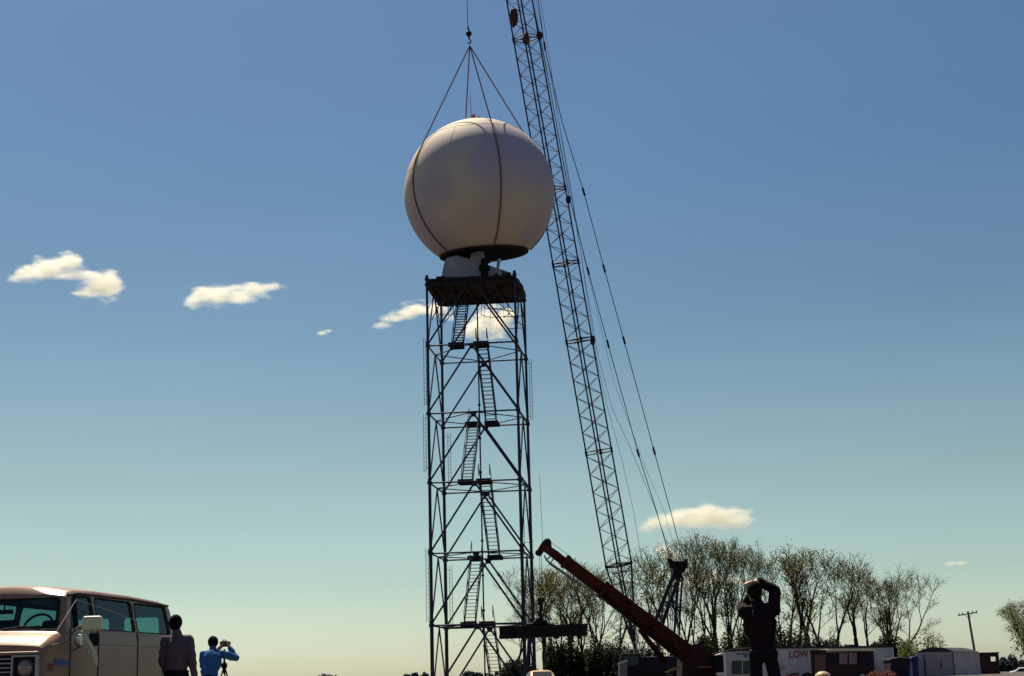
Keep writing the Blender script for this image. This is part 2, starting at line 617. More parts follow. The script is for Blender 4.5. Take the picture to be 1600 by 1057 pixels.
# curved cable tray hanging in the top bay
b = MB()
for rr, zz in ((1.2, 28.8), (1.35, 28.2)):
    pts = [tw(h - 2.0 + rr * math.cos(t) * .8, 1.0 + rr * math.sin(t), zz) for t in [i * math.pi / 8 for i in range(9)]]
    b.path(pts, .025, 5)
for i in range(7):
    t = i * math.pi / 6
    b.tube(tw(h - 2.0 + 1.2 * math.cos(t) * .8, 1.0 + 1.2 * math.sin(t), 29.6), tw(h - 2.0 + 1.35 * math.cos(t) * .8, 1.0 + 1.35 * math.sin(t), 28.0), .02, .02, 5)
b.build('cable_tray', M['steel'], tower, world=True)
b = MB()
for rr, zz in ((.7, 28.6), (.85, 28.0)):
    pts = [tw(-h + 1.1 + rr * math.cos(t), -1.2 + rr * math.sin(t) * 1.3, zz) for t in [i * math.pi / 8 for i in range(9)]]
    b.path(pts, .025, 5)
for i in range(7):
    t = i * math.pi / 6
    b.tube(tw(-h + 1.1 + .7 * math.cos(t), -1.2 + .9 * math.sin(t), 29.6), tw(-h + 1.1 + .85 * math.cos(t), -1.2 + 1.1 * math.sin(t), 27.8), .02, .02, 5)
b.build('cable_tray', M['steel'], tower, world=True)

# ------------------------------------------------------------------ antenna pedestal wrapped in sheeting, on the deck
PD = tw(-.2, -.3, 30)
ped = empty('wrapped_antenna', PD, 'antenna pedestal wrapped in pale sheeting, standing on the tower deck below the sphere', 'antenna')


def pix(px, py, dy=0):
    return at(px, py, PD.y + dy)


def drape(front, back, name, mt_):
    """sheet body between two outlines (front and back), given as photo pixels at two depths"""
    n = len(front)
    vs = [pix(x, y, -1.2) for x, y in front] + [pix(x, y, 1.6) for x, y in back]
    g_ = MB()
    g_.add(vs, [tuple(range(n)), tuple(range(2 * n - 1, n - 1, -1))] + [(i, (i + 1) % n, n + (i + 1) % n, n + i) for i in range(n)])
    return g_.build(name, mt_, ped, world=True, bevel=.12)


drape([(689, 434), (693, 414), (697, 403), (713, 399), (733, 404), (752, 411), (768, 416), (795, 425), (799, 434)],
      [(697, 436), (700, 416), (703, 405), (715, 401), (735, 405), (752, 411), (766, 416), (788, 424), (792, 436)], 'sheeting', M['sheet'])
drape([(733, 410), (736, 396), (746, 391), (757, 393), (758, 410), (750, 414)],
      [(735, 411), (738, 397), (747, 392), (755, 394), (756, 410), (749, 414)], 'feed_horn_wrap', M['sheet'])
b = MB()
b.tube(pix(757, 405, -1.5), pix(757, 431, -1.5), .28, .28, 12)
b.tube(pix(752, 409, -1.5), pix(766, 408, -1.5), .22, .18, 10)
b.tube(pix(757, 416, -1.5), pix(757, 422, -1.5), .42, .42, 12)
b.build('drive_gearbox', M['black'], ped, world=True)
b = MB()
b.tube(pix(766, 409, -.5), pix(782, 407, -.5), .06, .06, 8)
b.tube(pix(780, 405, -.5), pix(778, 419, -.5), .16, .10, 8)
b.build('guide_arm', M['trim'], ped, world=True)
MB().lathe([(2.4, 0), (2.4, .16), (1.9, .3), (.9, .5), (.9, .9)], 28, PD).build('base_ring', M['steel_dark'], ped, world=True)

# ------------------------------------------------------------------ radome
RC = at(749, 303, 113.2)
dd = (RC - V((0, 0, EYE))).dot(FWD)
RR = 117.5 / F * dd
rad = empty('radome', RC, 'huge off-white radome sphere hanging from the crane just above the tower', 'radome')
rad.rotation_mode = 'XYZ'
tilt = Matrix.Rotation(R(5.5), 3, 'X') @ Matrix.Rotation(R(-3.0), 3, 'Y')
zc = -.815 * RR
NS, NR_ = 96, 60
b = MB()
th0 = math.acos(-.815)
prof = [(RR * math.sin(t), RR * math.cos(t)) for t in [th0 * i / NR_ for i in range(NR_ + 1)]]
prof[0] = (0.001, RR)
vs, fs = [], []
for r, z in prof:
    for i in range(NS):
        t = 2 * math.pi * i / NS
        vs.append(tilt @ V((r * math.cos(t), r * math.sin(t), z)))
for j in range(NR_):
    for i in range(NS):
        fs.append((j * NS + i, (j + 1) * NS + i, (j + 1) * NS + (i + 1) % NS, j * NS + (i + 1) % NS))
b.add(vs, fs)
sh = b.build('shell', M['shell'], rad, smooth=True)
so = sh.modifiers.new('thickness', 'SOLIDIFY')
so.thickness = .06
so.offset = -1
rr0 = RR * math.sin(th0)
# rim flange round the opening
b = MB()
b.lathe([(rr0 - .22, zc - .10), (rr0 + .05, zc - .10), (rr0 + .07, zc + .02), (rr0 - .22, zc + .02), (rr0 - .22, zc - .10)], 72)
b.v = [tuple(tilt @ V(v)) for v in b.v]
b.build('base_flange', M['dark'], rad)
# inner temporary cover of the opening
b = MB()
b.lathe([(.001, zc + .9), (rr0 - .35, zc + .72), (rr0 - .18, zc + .55)], 48)
b.v = [tuple(tilt @ V(v)) for v in b.v]
b.build('inner_lining', M['dark'], rad)
# bolted panel seams: faint raised ridges along great circles
b = MB()
for k in range(9):
    az = 2 * math.pi * (k + .2) / 9
    pts = [tilt @ (V((math.sin(t) * math.cos(az), math.sin(t) * math.sin(az), math.cos(t))) * (RR + .002)) for t in [th0 * i / 40 for i in range(4, 41)]]
    b.path(pts, .012, 4)
for t0 in (R(38), R(72), R(106)):
    pts = [tilt @ (V((math.sin(t0) * math.cos(a), math.sin(t0) * math.sin(a), math.cos(t0))) * (RR + .002)) for a in [2 * math.pi * i / 90 for i in range(91)]]
    b.path(pts, .012, 4)
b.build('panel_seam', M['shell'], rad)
top = tilt @ V((0, 0, RR))
b = MB()
b.lathe([(.22, -.1), (.22, .12), (.14, .16), (.14, .42), (.09, .5), (0, .52)], 14, top)
b.build('beacon_lamp', M['beacon'], rad, smooth=False)
MB().lathe([(.22, -.1), (.22, .1), (.1, .14), (.1, .36), (0, .4)], 14, top + V((.38, .1, -.02))).build('beacon_lamp', M['beacon'], rad)
MB().tube(top + V((-.18, .2, -.1)), top + V((-.22, .2, 2.2)), .03, .012, 6).build('lightning_rod', M['steel'], rad)

# ------------------------------------------------------------------ hook, hoist rope, slings
HK = at(734, 72, 113.2)
hook = empty('hook_block', HK, 'round overhaul ball and hook hanging on the hoist rope above the white sphere', 'crane hook')
b = MB()
ball = at(732.5, 53, 113.2)
b.lathe([(.0, -.24), (.12, -.21), (.20, -.12), (.235, 0), (.20, .12), (.12, .21), (0, .24)], 18, ball)
b.build('ball', M['black'], hook, smooth=True, world=True)
b = MB()
b.tube(ball + V((-.02, 0, .2)), at(731, 40, 113.2), .09, .04, 8)
b.build('rope_socket', M['black'], hook, world=True)
b = MB()
hp = [ball + V((0, 0, -.2)), ball + V((.02, 0, -.45)), ball + V((.14, 0, -.6)), ball + V((.12, 0, -.78)), ball + V((-.02, 0, -.84)), ball + V((-.10, 0, -.74))]
b.path(hp, .05, 8)
b.tube(hp[0], hp[1], .085, .06, 8)
b.build('hook', M['black'], hook, world=True)

slings = []
SA = [R(-90 - 57), R(-90 + 17), R(-90 + 17 + 88), R(-90 + 17 + 178)]
names = ['sling over the left side of the white sphere', 'sling down the middle front of the white sphere',
         'sling passing behind the right shoulder of the white sphere', 'sling running behind the white sphere from the hook']
for az, nm in zip(SA, names):
    # tangent from apex to the sphere in the vertical plane of azimuth az
    ax = HK - RC
    dirv = V((math.cos(az), math.sin(az), 0))
    # tangent point: angle from vertical
    L = ax.length
    th_t = math.acos(RR / L)
    u = ax.normalized()
    w_ = (dirv - u * dirv.dot(u)).normalized()
    pts = [HK]
    tp = RC + (u * math.cos(th_t) + w_ * math.sin(th_t)) * (RR + .05)
    for i in range(1, 5):
        pts.append(HK + (tp - HK) * (i / 5))
    tend = math.pi - (math.pi - th0) * 1.02
    for i in range(0, 60):
        t = th_t + (math.pi - th_t) * i / 59
        q_ = (u * math.cos(t) + w_ * math.sin(t)) * (RR + .05)
        if (tilt.inverted() @ q_).z < zc + .02:
            break
        pts.append(RC + q_)
    o = MB().path(pts, .045, 8).build('lifting_sling', M['webbing'])
    tag(o, 'brown lifting ' + nm, 'sling', 'slings between the hook and the sphere')

# ------------------------------------------------------------------ lattice boom crane
CB = at(991, 1024, 126.0)              # boom foot
CT = at(806, 0, 117.5)                 # somewhere up the boom at the top edge of the picture
bd = (CT - CB).normalized()


def boom_pt(px, py):
    """point on the boom's axis whose image row is py"""
    lo, hi = 0.0, 140.0
    for _ in range(40):
        mid = (lo + hi) / 2
        p = CB + bd * mid
        r = row(p)
        if r > py:
            lo = mid
        else:
            hi = mid
    return CB + bd * lo, lo


def row(p):
    d = p - V((0, 0, EYE))
    zz = d.dot(FWD)
    return 528.5 - F * d.dot(cu) / zz


CT = at(811.5, 0, 117.0)
CJ = at(967, 884, 124.5)               # joint at the top of the butt section
bd = (CT - CJ).normalized()
CB = CJ
side = bd.cross(V((0, 1, 0))).normalized()    # across the picture
dep = bd.cross(side).normalized()
q4 = [(side * math.cos(a) + dep * math.sin(a)) for a in (R(3), R(93), R(183), R(273))]
HD = 1.03                                  # half diagonal of the square boom
GC = V((CJ.x + 1.4, 126.0, gz(10, 126)))
crane = empty('lattice_crane', GC, 'dark crawler crane with very tall lattice boom leaning over the tower', 'crane')
joints = [boom_pt(0, y)[1] for y in (884, 706, 532, 412, 297, 60)]
Ltop = joints[-1] + 12.2
joints += [Ltop, Ltop + 9.1]
secs = list(zip(joints, joints[1:]))
for si, (a0, a1) in enumerate(secs):
    vis = si < 6
    g_ = MB()
    for q in q4:
        g_.tube(CB + bd * a0 + q * HD, CB + bd * a1 + q * HD, .062, .062, 8)
    for aa in (a0 + .12, a1 - .12):
        for i in range(4):
            g_.tube(CB + bd * aa + q4[i] * HD, CB + bd * aa + q4[(i + 1) % 4] * HD, .045, .045, 6)
    for q in q4:
        for aa in (a0 + .1, a1 - .1):
            g_.tube(CB + bd * (aa - .12) + q * HD, CB + bd * (aa + .12) + q * HD, .10, .10, 8)
    sec = g_.build('boom_section', M['boom'], crane, world=True)
    n = max(2, round((a1 - a0 - .3) / 1.42))
    st = (a1 - a0 - .5) / n
    stuff = MB()
    for j in range(n):
        for i in range(4):
            if (i + j) % 2 == 0 or True:
                z0, z1, z2 = a0 + .25 + j * st, a0 + .25 + (j + .5) * st, a0 + .25 + (j + 1) * st
                A, B = (q4[i], q4[(i + 1) % 4]) if i % 2 == 0 else (q4[(i + 1) % 4], q4[i])
                for (za, qa, zb, qb) in ((z0, A, z1, B), (z1, B, z2, A)):
                    P_, Q_ = CB + bd * za + qa * HD, CB + bd * zb + qb * HD
                    if vis and (si != 5 or j < 4):
                        bar('lacing_bar', P_, Q_, .026, M['boom'], sec)
                    else:
                        stuff.tube(P_, Q_, .026, .026, 4)
    if stuff.v:
        stuff.build('boom_lacing', M['boom'], sec, world=True, kind='stuff')
# butt section tapering to the foot, tip section tapering to the head
FT = at(994, 1022, 126.2)
g_ = MB()
ends = [FT + V((.0, -.6, 0)), FT + V((.0, .6, 0))]
for i, q in enumerate(q4):
    g_.tube(CB + q * HD, ends[0] if q.y < 0 else ends[1], .066, .08, 8)
    g_.tube(CB + q * HD, CB + q4[(i + 1) % 4] * HD, .06, .06, 6)
    qb = q4[(i + 1) % 4]
    for t in (.2, .4, .6, .8):
        e0, e1 = (ends[0] if q.y < 0 else ends[1]), (ends[0] if qb.y < 0 else ends[1])
        pA, pB = (CB + q * HD).lerp(e0, t), (CB + qb * HD).lerp(e1, t)
        g_.tube(pA, pB, .035, .035, 5)
        pC = (CB + q * HD).lerp(e0, max(0, t - .2))
        g_.tube(pC, pB, .028, .028, 5)
g_.box((-.6, -.7, -.04), (.6, .7, .04), V((0, 0, 1)).rotation_difference(bd).to_matrix(), CB + bd * -.5)
g_.build('boom_butt', M['boom'], crane, world=True)
TIP = CB + bd * (joints[-1] + 8)
g_ = MB()
for i, q in enumerate(q4):
    g_.tube(CB + bd * joints[-1] + q * HD, TIP + q * .35, .06, .06, 8)
    for t in (.3, .6, .9):
        g_.tube((CB + bd * joints[-1] + q * HD).lerp(TIP + q * .35, t - .3), (CB + bd * joints[-1] + q4[(i + 1) % 4] * HD).lerp(TIP + q4[(i + 1) % 4] * .35, t), .028, .028, 5)
g_.build('boom_tip', M['boom'], crane, world=True)
# jib that carries the hoist rope straight above the hook
hz = TIP.z + 2.6
HT = V((HK.x - .35, 113.2, hz))
g_ = MB()
for o_ in (V((0, .35, .3)), V((0, -.35, .3)), V((0, .35, -.3)), V((0, -.35, -.3))):
    g_.tube(TIP + o_ * 1.2, HT + o_ * .4 + V((.2, 0, .2)), .05, .05, 6)
L_ = HT - TIP
for k in range(8):
    a_, b_ = TIP + L_ * (k / 8), TIP + L_ * ((k + 1) / 8)
    g_.tube(a_ + V((0, .35, .3)), b_ + V((0, -.35, .3)), .025, .025, 4)
    g_.tube(a_ + V((0, -.35, .3)), b_ + V((0, -.35, -.3)), .025, .025, 4)
    g_.tube(a_ + V((0, .35, -.3)), b_ + V((0, .35, .3)), .025, .025, 4)
g_.lathe([(.3, -.1), (.4, -.06), (.34, 0), (.4, .06), (.3, .1)], 16, HT + V((.35, 0, .1)), ax=(0, 1, 0))
g_.build('jib', M['boom'], crane, world=True)
rope = MB().tube(HT, at(731, 42, 113.2), .028, .028, 6).build('hoist_rope', M['wire'], crane, world=True)
# sheaves, blocks and fittings on the boom
def blob_box(name, px, py, Y, hw, hh, mt_, parent, dz=.3, shape=8):
    c = at(px, py, Y)
    g_ = MB()
    g_.lathe([(hw * .5, -hh), (hw * .95, -hh * .55), (hw, hh * .35), (hw * .7, hh * .85), (hw * .25, hh)], 10, c)
    g_.tube(c + V((-hw * .6, 0, 0)), c + V((hw * .6, 0, 0)), hh * .55, hh * .55, 10)
    return g_.build(name, mt_, parent, world=True)


yb = 117.6
o = blob_box('idle_hook_block', 803, 27, yb - 1.2, .34, .72, M['rust'], crane)
MB().tube(at(803, 34, yb - 1.2), at(802, 43, yb - 1.2), .13, .09, 8).build('idle_hook', M['black'], crane, world=True)
blob_box('guide_sheave', 843, 56, yb + .2, .26, .34, M['rust'], crane)
blob_box('guide_sheave', 822, 62, yb - 1.0, .3, .42, M['rust'], crane)
blob_box('guide_sheave', 888, 312, 119.6, .22, .32, M['boom'], crane)
blob_box('guide_sheave', 926, 532, 121.6, .2, .4, M['boom'], crane)
# pendants to the gantry
GT = at(1060, 883, 127.5)
PT = [TIP + V((.25, 1.0, 0)), TIP + V((.25, -1.0, 0))]


def pend(pts, r, name='pendant_rope', lumps=()):
    g_ = MB()
    g_.path(pts, r, 6)
    o = g_.build(name, M['wire'], crane, world=True)
    for lp in lumps:
        a_, b_ = lp
        bar('rope_socket', a_, b_, .085, M['black'], o)
    return o


def lerp_y(p0, p1, y0, y1, px, py):
    t = (py - y0) / (y1 - y0)
    return at(px, py, p0 + (p1 - p0) * t)


def pend_px(tr, ya, yb_, r, lumps=()):
    pts = []
    y0, y1 = tr[0][1], tr[-1][1]
    f_ = lambda px, py: at(px, py, ya + (yb_ - ya) * (py - y0) / (y1 - y0))
    pts = [f_(*p) for p in tr]
    top_ = pts[0] + (pts[0] - pts[1]).normalized() * 26
    lm = []
    for (lx, ly) in lumps:
        p = f_(lx, ly)
        k = min(range(len(tr) - 1), key=lambda i: abs(tr[i][1] + tr[i + 1][1] - 2 * ly))
        d = (pts[k + 1] - pts[k]).normalized() * .33
        lm.append((p - d, p + d))
    pend([top_] + pts, r, lumps=lm)


pend_px([(841, 0), (851, 75), (878, 190), (912, 300), (944, 420), (975, 532), (1022, 705), (1048, 800), (1068, 878)], 116.5, 126.5, .032,
        [(851, 72), (912, 300), (944, 420), (975, 532), (1022, 705)])
pend_px([(832, 0), (858, 130), (890, 310), (919, 424), (950, 538), (997, 708), (1026, 800), (1049, 880)], 117.5, 127.5, .032,
        [(919, 424), (950, 538), (997, 708)])
pend_px([(838, 0), (866, 150), (893, 300), (912, 425), (935, 560), (957, 640), (985, 700), (1022, 790), (1052, 880)], 118.5, 128.0, .016)
pend_px([(845, 0), (873, 190), (905, 380), (932, 560), (950, 640), (972, 720), (990, 800), (1003, 878)], 118.5, 127.0, .015)
pend_px([(842, 40), (880, 250), (912, 400), (960, 600), (1012, 740), (1038, 800), (1058, 870)], 118.8, 128.0, .012)

# gantry of the crane
def seg(name, a_, b_, Y, r, mt_=None, Y2=None, shape='cyl'):
    return bar(name, at(*a_, Y), at(*b_, Y2 or Y), r, mt_ or M['boom'], crane, shape)


seg('gantry_leg', (1056, 890), (1018, 985), 125.6, .16)
seg('gantry_leg', (1065, 892), (1029, 990), 127.4, .16)
seg('gantry_leg', (1060, 905), (1052, 1010), 125.6, .09)
seg('gantry_leg', (1066, 900), (1060, 1010), 127.4, .08)
seg('gantry_leg', (1048, 930), (1062, 985), 126.4, .07)
seg('gantry_brace', (1036, 938), (1052, 948), 126, .08)
seg('gantry_brace', (1040, 925), (1066, 955), 126, .05)
for k in range(5):
    bar('reeving_rope', at(1050 + k * 4, 900, 126.2), at(1046 + k * 2.5, 1010, 126.2), .028, M['wire'], crane)
g_ = MB()
g_.prism([(p.x, p.z) for p in (at(1048, 882, 126.5), at(1071, 881, 126.5), at(1069, 893, 126.5), at(1063, 899, 126.5), at(1061, 905, 126.5), at(1051, 903, 126.5))], 125.4, 127.8)
g_.build('equaliser_block', M['black'], crane, world=True)
g_ = MB()
g_.tube(at(1046, 880, 125.3), at(1073, 879, 125.3), .16, .16, 8)
for px in (1047.5, 1071.5):
    g_.tube(at(px, 874, 125.3), at(px + 1, 888, 125.3), .17, .14, 8)
g_.build('bridle_beam', M['black'], crane, world=True)
# crane house, counterweight, cab, tracks
cx0 = GC.x
g0 = GC.z
MB().box((cx0 - 1.2, 124.6, g0 + 1.35), (cx0 + 4.2, 127.8, g0 + 2.75)).build('machinery_house', M['tarp'], crane, bevel=.08, world=True)
MB().box((cx0 + 4.2, 124.8, g0 + 1.2), (cx0 + 5.2, 127.6, g0 + 2.9)).build('counterweight', M['black'], crane, bevel=.1, world=True)
MB().box((cx0 - 1.6, 123.3, g0 + 1.3), (cx0 - .1, 124.5, g0 + 3.0)).build('operator_cab', M['black'], crane, bevel=.06, world=True)
MB().box((cx0 - 1.45, 123.26, g0 + 2.1), (cx0 - .25, 123.30, g0 + 2.85)).build('cab_window', M['car_glass'], crane, world=True)
MB().box((cx0 - 1.0, 124.9, g0 + .7), (cx0 + 3.0, 127.5, g0 + 1.33)).build('turntable', M['black'], crane, world=True)
for yy in (123.6, 128.0):
    g_ = MB()
    prof_ = []
    for i in range(24):
        t = 2 * math.pi * i / 24
        x = (2.6 if math.cos(t) > 0 else -2.6) + .45 * math.cos(t)
        prof_.append((cx0 + 1 + x, g0 + .5 + .48 * math.sin(t)))
    g_.prism(prof_, yy, yy + .8)
    g_.build('crawler_track', M['black'], crane, world=True)
    for i in range(7):
        MB().tube((cx0 - 1.4 + i * .8, yy - .05, g0 + .35), (cx0 - 1.4 + i * .8, yy + .0, g0 + .35), .22, .22, 12).build('track_roller', M['boom'], crane, world=True)
# catwalk railing on the house
g_ = MB()
for z in (1.05, .55):
    g_.tube((cx0 - .9, 124.7, g0 + 2.8 + z), (cx0 + 2.2, 124.7, g0 + 2.8 + z), .035, .035, 6)
for i in range(6):
    g_.tube((cx0 - .9 + i * .62, 124.7, g0 + 2.75), (cx0 - .9 + i * .62, 124.7, g0 + 3.85), .03, .03, 6)
g_.build('railing', M['trim'], crane, world=True)

# ------------------------------------------------------------------ telescopic crane
YT = 96.0
TB = V((at(1085, 1030, YT).x, YT, gz(11, YT)))
tele = empty('telescopic_crane', TB, 'rusty orange telescopic boom crane reaching up left beside the tower', 'crane')


def bbox_boom(p_px, q_px, Yp, Yq, wpx0, wpx1, name, mt_, depth):
    p, q = at(*p_px, Yp), at(*q_px, Yq)
    d = (q - p).normalized()
    s_ = V((0, 1, 0)).cross(d).normalized()
    w0, w1 = wpx0 * Yp * .98 / F / 2, wpx1 * Yq * .98 / F / 2
    dp = V((0, 1, 0)) * depth / 2
    vs = []
    for c, w in ((p, w0), (q, w1)):
        for a_, b_ in ((-1, -1), (1, -1), (1, 1), (-1, 1)):
            vs.append(c + s_ * (w * a_) + dp * b_)
    g_ = MB().add(vs, [(0, 1, 2, 3), (7, 6, 5, 4), (0, 4, 5, 1), (1, 5, 6, 2), (2, 6, 7, 3), (3, 7, 4, 0)])
    return g_.build(name, mt_, tele, world=True, bevel=.05)


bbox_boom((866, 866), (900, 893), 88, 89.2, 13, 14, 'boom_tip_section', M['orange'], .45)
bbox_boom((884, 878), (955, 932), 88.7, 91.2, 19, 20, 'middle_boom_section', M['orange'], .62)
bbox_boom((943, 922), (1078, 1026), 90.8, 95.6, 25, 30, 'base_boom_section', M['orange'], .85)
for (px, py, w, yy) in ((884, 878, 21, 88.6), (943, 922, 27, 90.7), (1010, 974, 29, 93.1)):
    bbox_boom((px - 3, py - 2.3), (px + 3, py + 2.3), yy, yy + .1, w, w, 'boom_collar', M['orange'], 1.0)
# head with sheaves
g_ = MB()
hp = [(839, 861), (846, 849), (852, 843), (861, 846), (862, 856), (874, 864), (868, 876), (858, 868), (850, 862), (845, 869), (838, 868)]
g_.prism([(at(x, y, 88).x, at(x, y, 88).z) for x, y in hp], 87.7, 88.25)
g_.build('boom_head', M['orange'], tele, world=True)
for (px, py, r) in ((841, 864, .17), (855, 848, .22)):
    c = at(px, py, 87.9)
    MB().lathe([(r * .7, -.26), (r, -.2), (r * .82, 0), (r, .2), (r * .7, .26)], 18, c, ax=(0, 1, 0)).build('sheave', M['black'], tele, world=True)
g_ = MB()
pts = [at(851, 868, 87.9), at(852, 873, 87.9), at(856, 874, 87.9), at(860, 869, 87.9)]
g_.path(pts, .04, 6)
g_.build('jib_lug', M['black'], tele, world=True)
# stowed jib beneath: two pale rails with rungs
g_ = MB()
A0, A1, B0, B1 = at(853, 875, 87.6), at(944, 939, 90.8), at(858, 881, 87.6), at(908, 916, 89.6)
g_.tube(A0, A1, .045, .045, 6)
g_.tube(B0, B1, .045, .045, 6)
for i in range(9):
    t = i / 9
    g_.tube(A0.lerp(A1, t * .6), B0.lerp(B1, t), .022, .022, 5)
g_.tube(A1, at(946, 926, 90.8), .05, .05, 6)
g_.tube(A0.lerp(A1, .08), at(866, 871, 88), .04, .04, 6)
g_.build('stowed_jib', M['trim'], tele, world=True)
MB().path([at(860, 847, 88), at(905, 880, 89.3), at(1000, 950, 92.5)], .014, 5).build('hoist_line', M['wire'], tele, world=True)
# lift cylinder
MB().tube(at(1040, 1035, 95), at(1000, 985, 92.8), .20, .14, 12).build('lift_cylinder', M['maroon'], tele, world=True)
# carrier and house
tx = TB.x
tz = TB.z
g_ = MB()
g_.prism([(tx - .9, tz + 1.0), (tx - .8, tz + 2.2), (tx - .4, tz + 2.85), (tx + .35, tz + 2.85), (tx + .5, tz + 2.5), (tx + 1.0, tz + 2.4), (tx + 1.1, tz + 1.0)], YT - 1.0, YT + 2.2)
g_.build('superstructure', M['maroon'], tele, world=True, bevel=.05)
MB().box((tx - .2, YT + 2.2, tz + 1.1), (tx + 1.5, YT + 3.3, tz + 2.35)).build('counterweight', M['maroon'], tele, world=True, bevel=.06)
MB().box((tx + .95, YT - 1.6, tz + 1.2), (tx + 1.55, YT + .6, tz + 2.2)).build('engine_cover', M['black'], tele, world=True, bevel=.06)
MB().box((tx - 1.7, YT - 2.4, tz + .75), (tx + 1.4, YT + 4.5, tz + 1.0)).build('carrier_deck', M['black'], tele, world=True, bevel=.03)
MB().box((tx - 1.3, YT - 2.2, tz + .5), (tx + 1.3, YT + 4.2, tz + .75)).build('chassis', M['black'], tele, world=True)
for sx in (-1.2, 1.2):
    for sy in (-1.5, 0, 2.6, 3.8):
        w_ = MB().tube((tx + sx - .2, YT + sy, tz + .45), (tx + sx + .2, YT + sy, tz + .45), .46, .46, 20).build('wheel', M['rubber'], tele, world=True, bevel=.04)
        MB().tube((tx + sx - .21, YT + sy, tz + .45), (tx + sx + .21, YT + sy, tz + .45), .22, .22, 16).build('rim', M['orange'], w_, world=True)
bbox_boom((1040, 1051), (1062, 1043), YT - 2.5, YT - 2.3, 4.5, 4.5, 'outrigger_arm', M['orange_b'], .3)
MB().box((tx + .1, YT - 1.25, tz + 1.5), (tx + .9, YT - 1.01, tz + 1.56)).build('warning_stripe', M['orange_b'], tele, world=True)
# hoses, stiffeners and bolts of the telescopic boom
for t0, t1, w_ in ((.06, .12, .04), (.30, .36, .03), (.55, .61, .03), (.80, .86, .04)):
    pa, pb = at(943, 922, 90.2), at(1078, 1026, 95.0)
    bar('stiffener_plate', pa.lerp(pb, t0) + V((0, -.02, 0)), pa.lerp(pb, t1) + V((0, -.02, 0)), w_ * 3.2, M['maroon'], tele, 'box', wd=.03)
hz_ = [at(880, 884, 88.2), at(905, 905, 89.0), at(930, 921, 90.0), at(975, 958, 91.6), at(1030, 1001, 93.4), at(1062, 1026, 94.6)]
MB().path(hz_, .035, 6).build('hydraulic_hose', M['rubber'], tele, world=True)
MB().path([p_ + V((.05, -.05, .10)) for p_ in hz_[2:]], .025, 6).build('hydraulic_hose', M['rubber'], tele, world=True)
for (px, py) in ((893, 878), (903, 886), (985, 944), (1040, 987)):
    c_ = at(px, py, 91.5)
    MB().box((c_.x - .12, c_.y - .1, c_.z - .05), (c_.x + .12, c_.y + .1, c_.z + .12)).build('rope_guide', M['black'], tele, world=True)

# hoist line to the block
YH = 87.9
tb_ = at(845, 941, YH)
blk = empty('load_block', tb_, 'dark crane block and chains holding up the black beam beside the tower', 'crane hook')
g_ = MB()
g_.prism([(p.x, p.z) for p in (at(840, 935, YH), at(850, 935, YH), at(850, 941, YH), at(848, 947, YH), at(844, 950, YH), at(840, 943, YH))], YH - .18, YH + .18)
g_.build('block', M['black'], blk, world=True)
MB().path([at(847.5, 946, YH), at(845, 956, YH), at(843.5, 968, YH)], .06, 6).build('chain', M['black'], blk, world=True)
MB().path([at(844.5, 948, YH), at(842, 957, YH), at(843, 968, YH)], .04, 6).build('chain', M['black'], blk, world=True)
g_ = MB()
g_.tube(at(838, 938, YH), at(853, 937, YH), .04, .04, 6)
g_.build('sheave_pin', M['black'], blk, world=True)
for px in (843, 846):
    bar('fall_rope', at(px, 868, YH), at(px, 936, YH), .013, M['wire'], tele)
MB().tube(at(843, 745, YH), at(848, 850, YH), .012, .012, 5).build('whip_aerial', M['wire'], tele, world=True)
# suspended load
ld = empty('steel_load', at(848, 987, YH), 'long black steel beam hung level on chains beside the foot of the tower', 'steel beam')
g_ = MB()
for (a_, b_) in (((780, 983), (917, 978)), ((780, 996), (917, 990.5))):
    p, q = at(*a_, YH), at(*b_, YH)
    d = (q - p).normalized()
    s_ = V((0, 1, 0)).cross(d)
    vs = [c + s_ * (.10 * i) + V((0, j * .42, 0)) for c in (p, q) for i, j in ((-1, -1), (1, -1), (1, 1), (-1, 1))]
    g_.add(vs, [(0, 1, 2, 3), (7, 6, 5, 4), (0, 4, 5, 1), (1, 5, 6, 2), (2, 6, 7, 3), (3, 7, 4, 0)])
g_.build('flange', M['black'], ld, world=True)
g_ = MB()
p, q, p2, q2 = at(780.5, 983, YH), at(916.5, 978, YH), at(780.5, 996, YH), at(916.5, 990.5, YH)
g_.add([v + V((0, s_, 0)) for s_ in (-.34, .34) for v in (p, q, q2, p2)], [(0, 1, 2, 3), (7, 6, 5, 4), (0, 4, 5, 1), (1, 5, 6, 2), (2, 6, 7, 3), (3, 7, 4, 0)])
g_.build('web', M['black'], ld, world=True)
g_ = MB()
for (px, py, r) in ((838, 975, .22), (843, 971, .26), (850, 974, .24), (832, 978, .16), (856, 977, .14)):
    g_.lathe([(0, -r), (r * .8, -r * .6), (r, 0), (r * .8, r * .6), (0, r)], 10, at(px, py, YH), ax=(.2, 1, .1))
g_.tube(at(822, 976, YH), at(866, 976, YH), .07, .07, 6)
g_.build('shackle', M['black'], ld, world=True)
for (px, l) in ((800, 5), (829, 8), (868, 6), (872, 5), (905, 4)):
    MB().tube(at(px, 990, YH - .45), at(px, 996 + l * .4, YH - .45), .09, .09, 6).build('bolt_clamp', M['black'], ld, world=True)

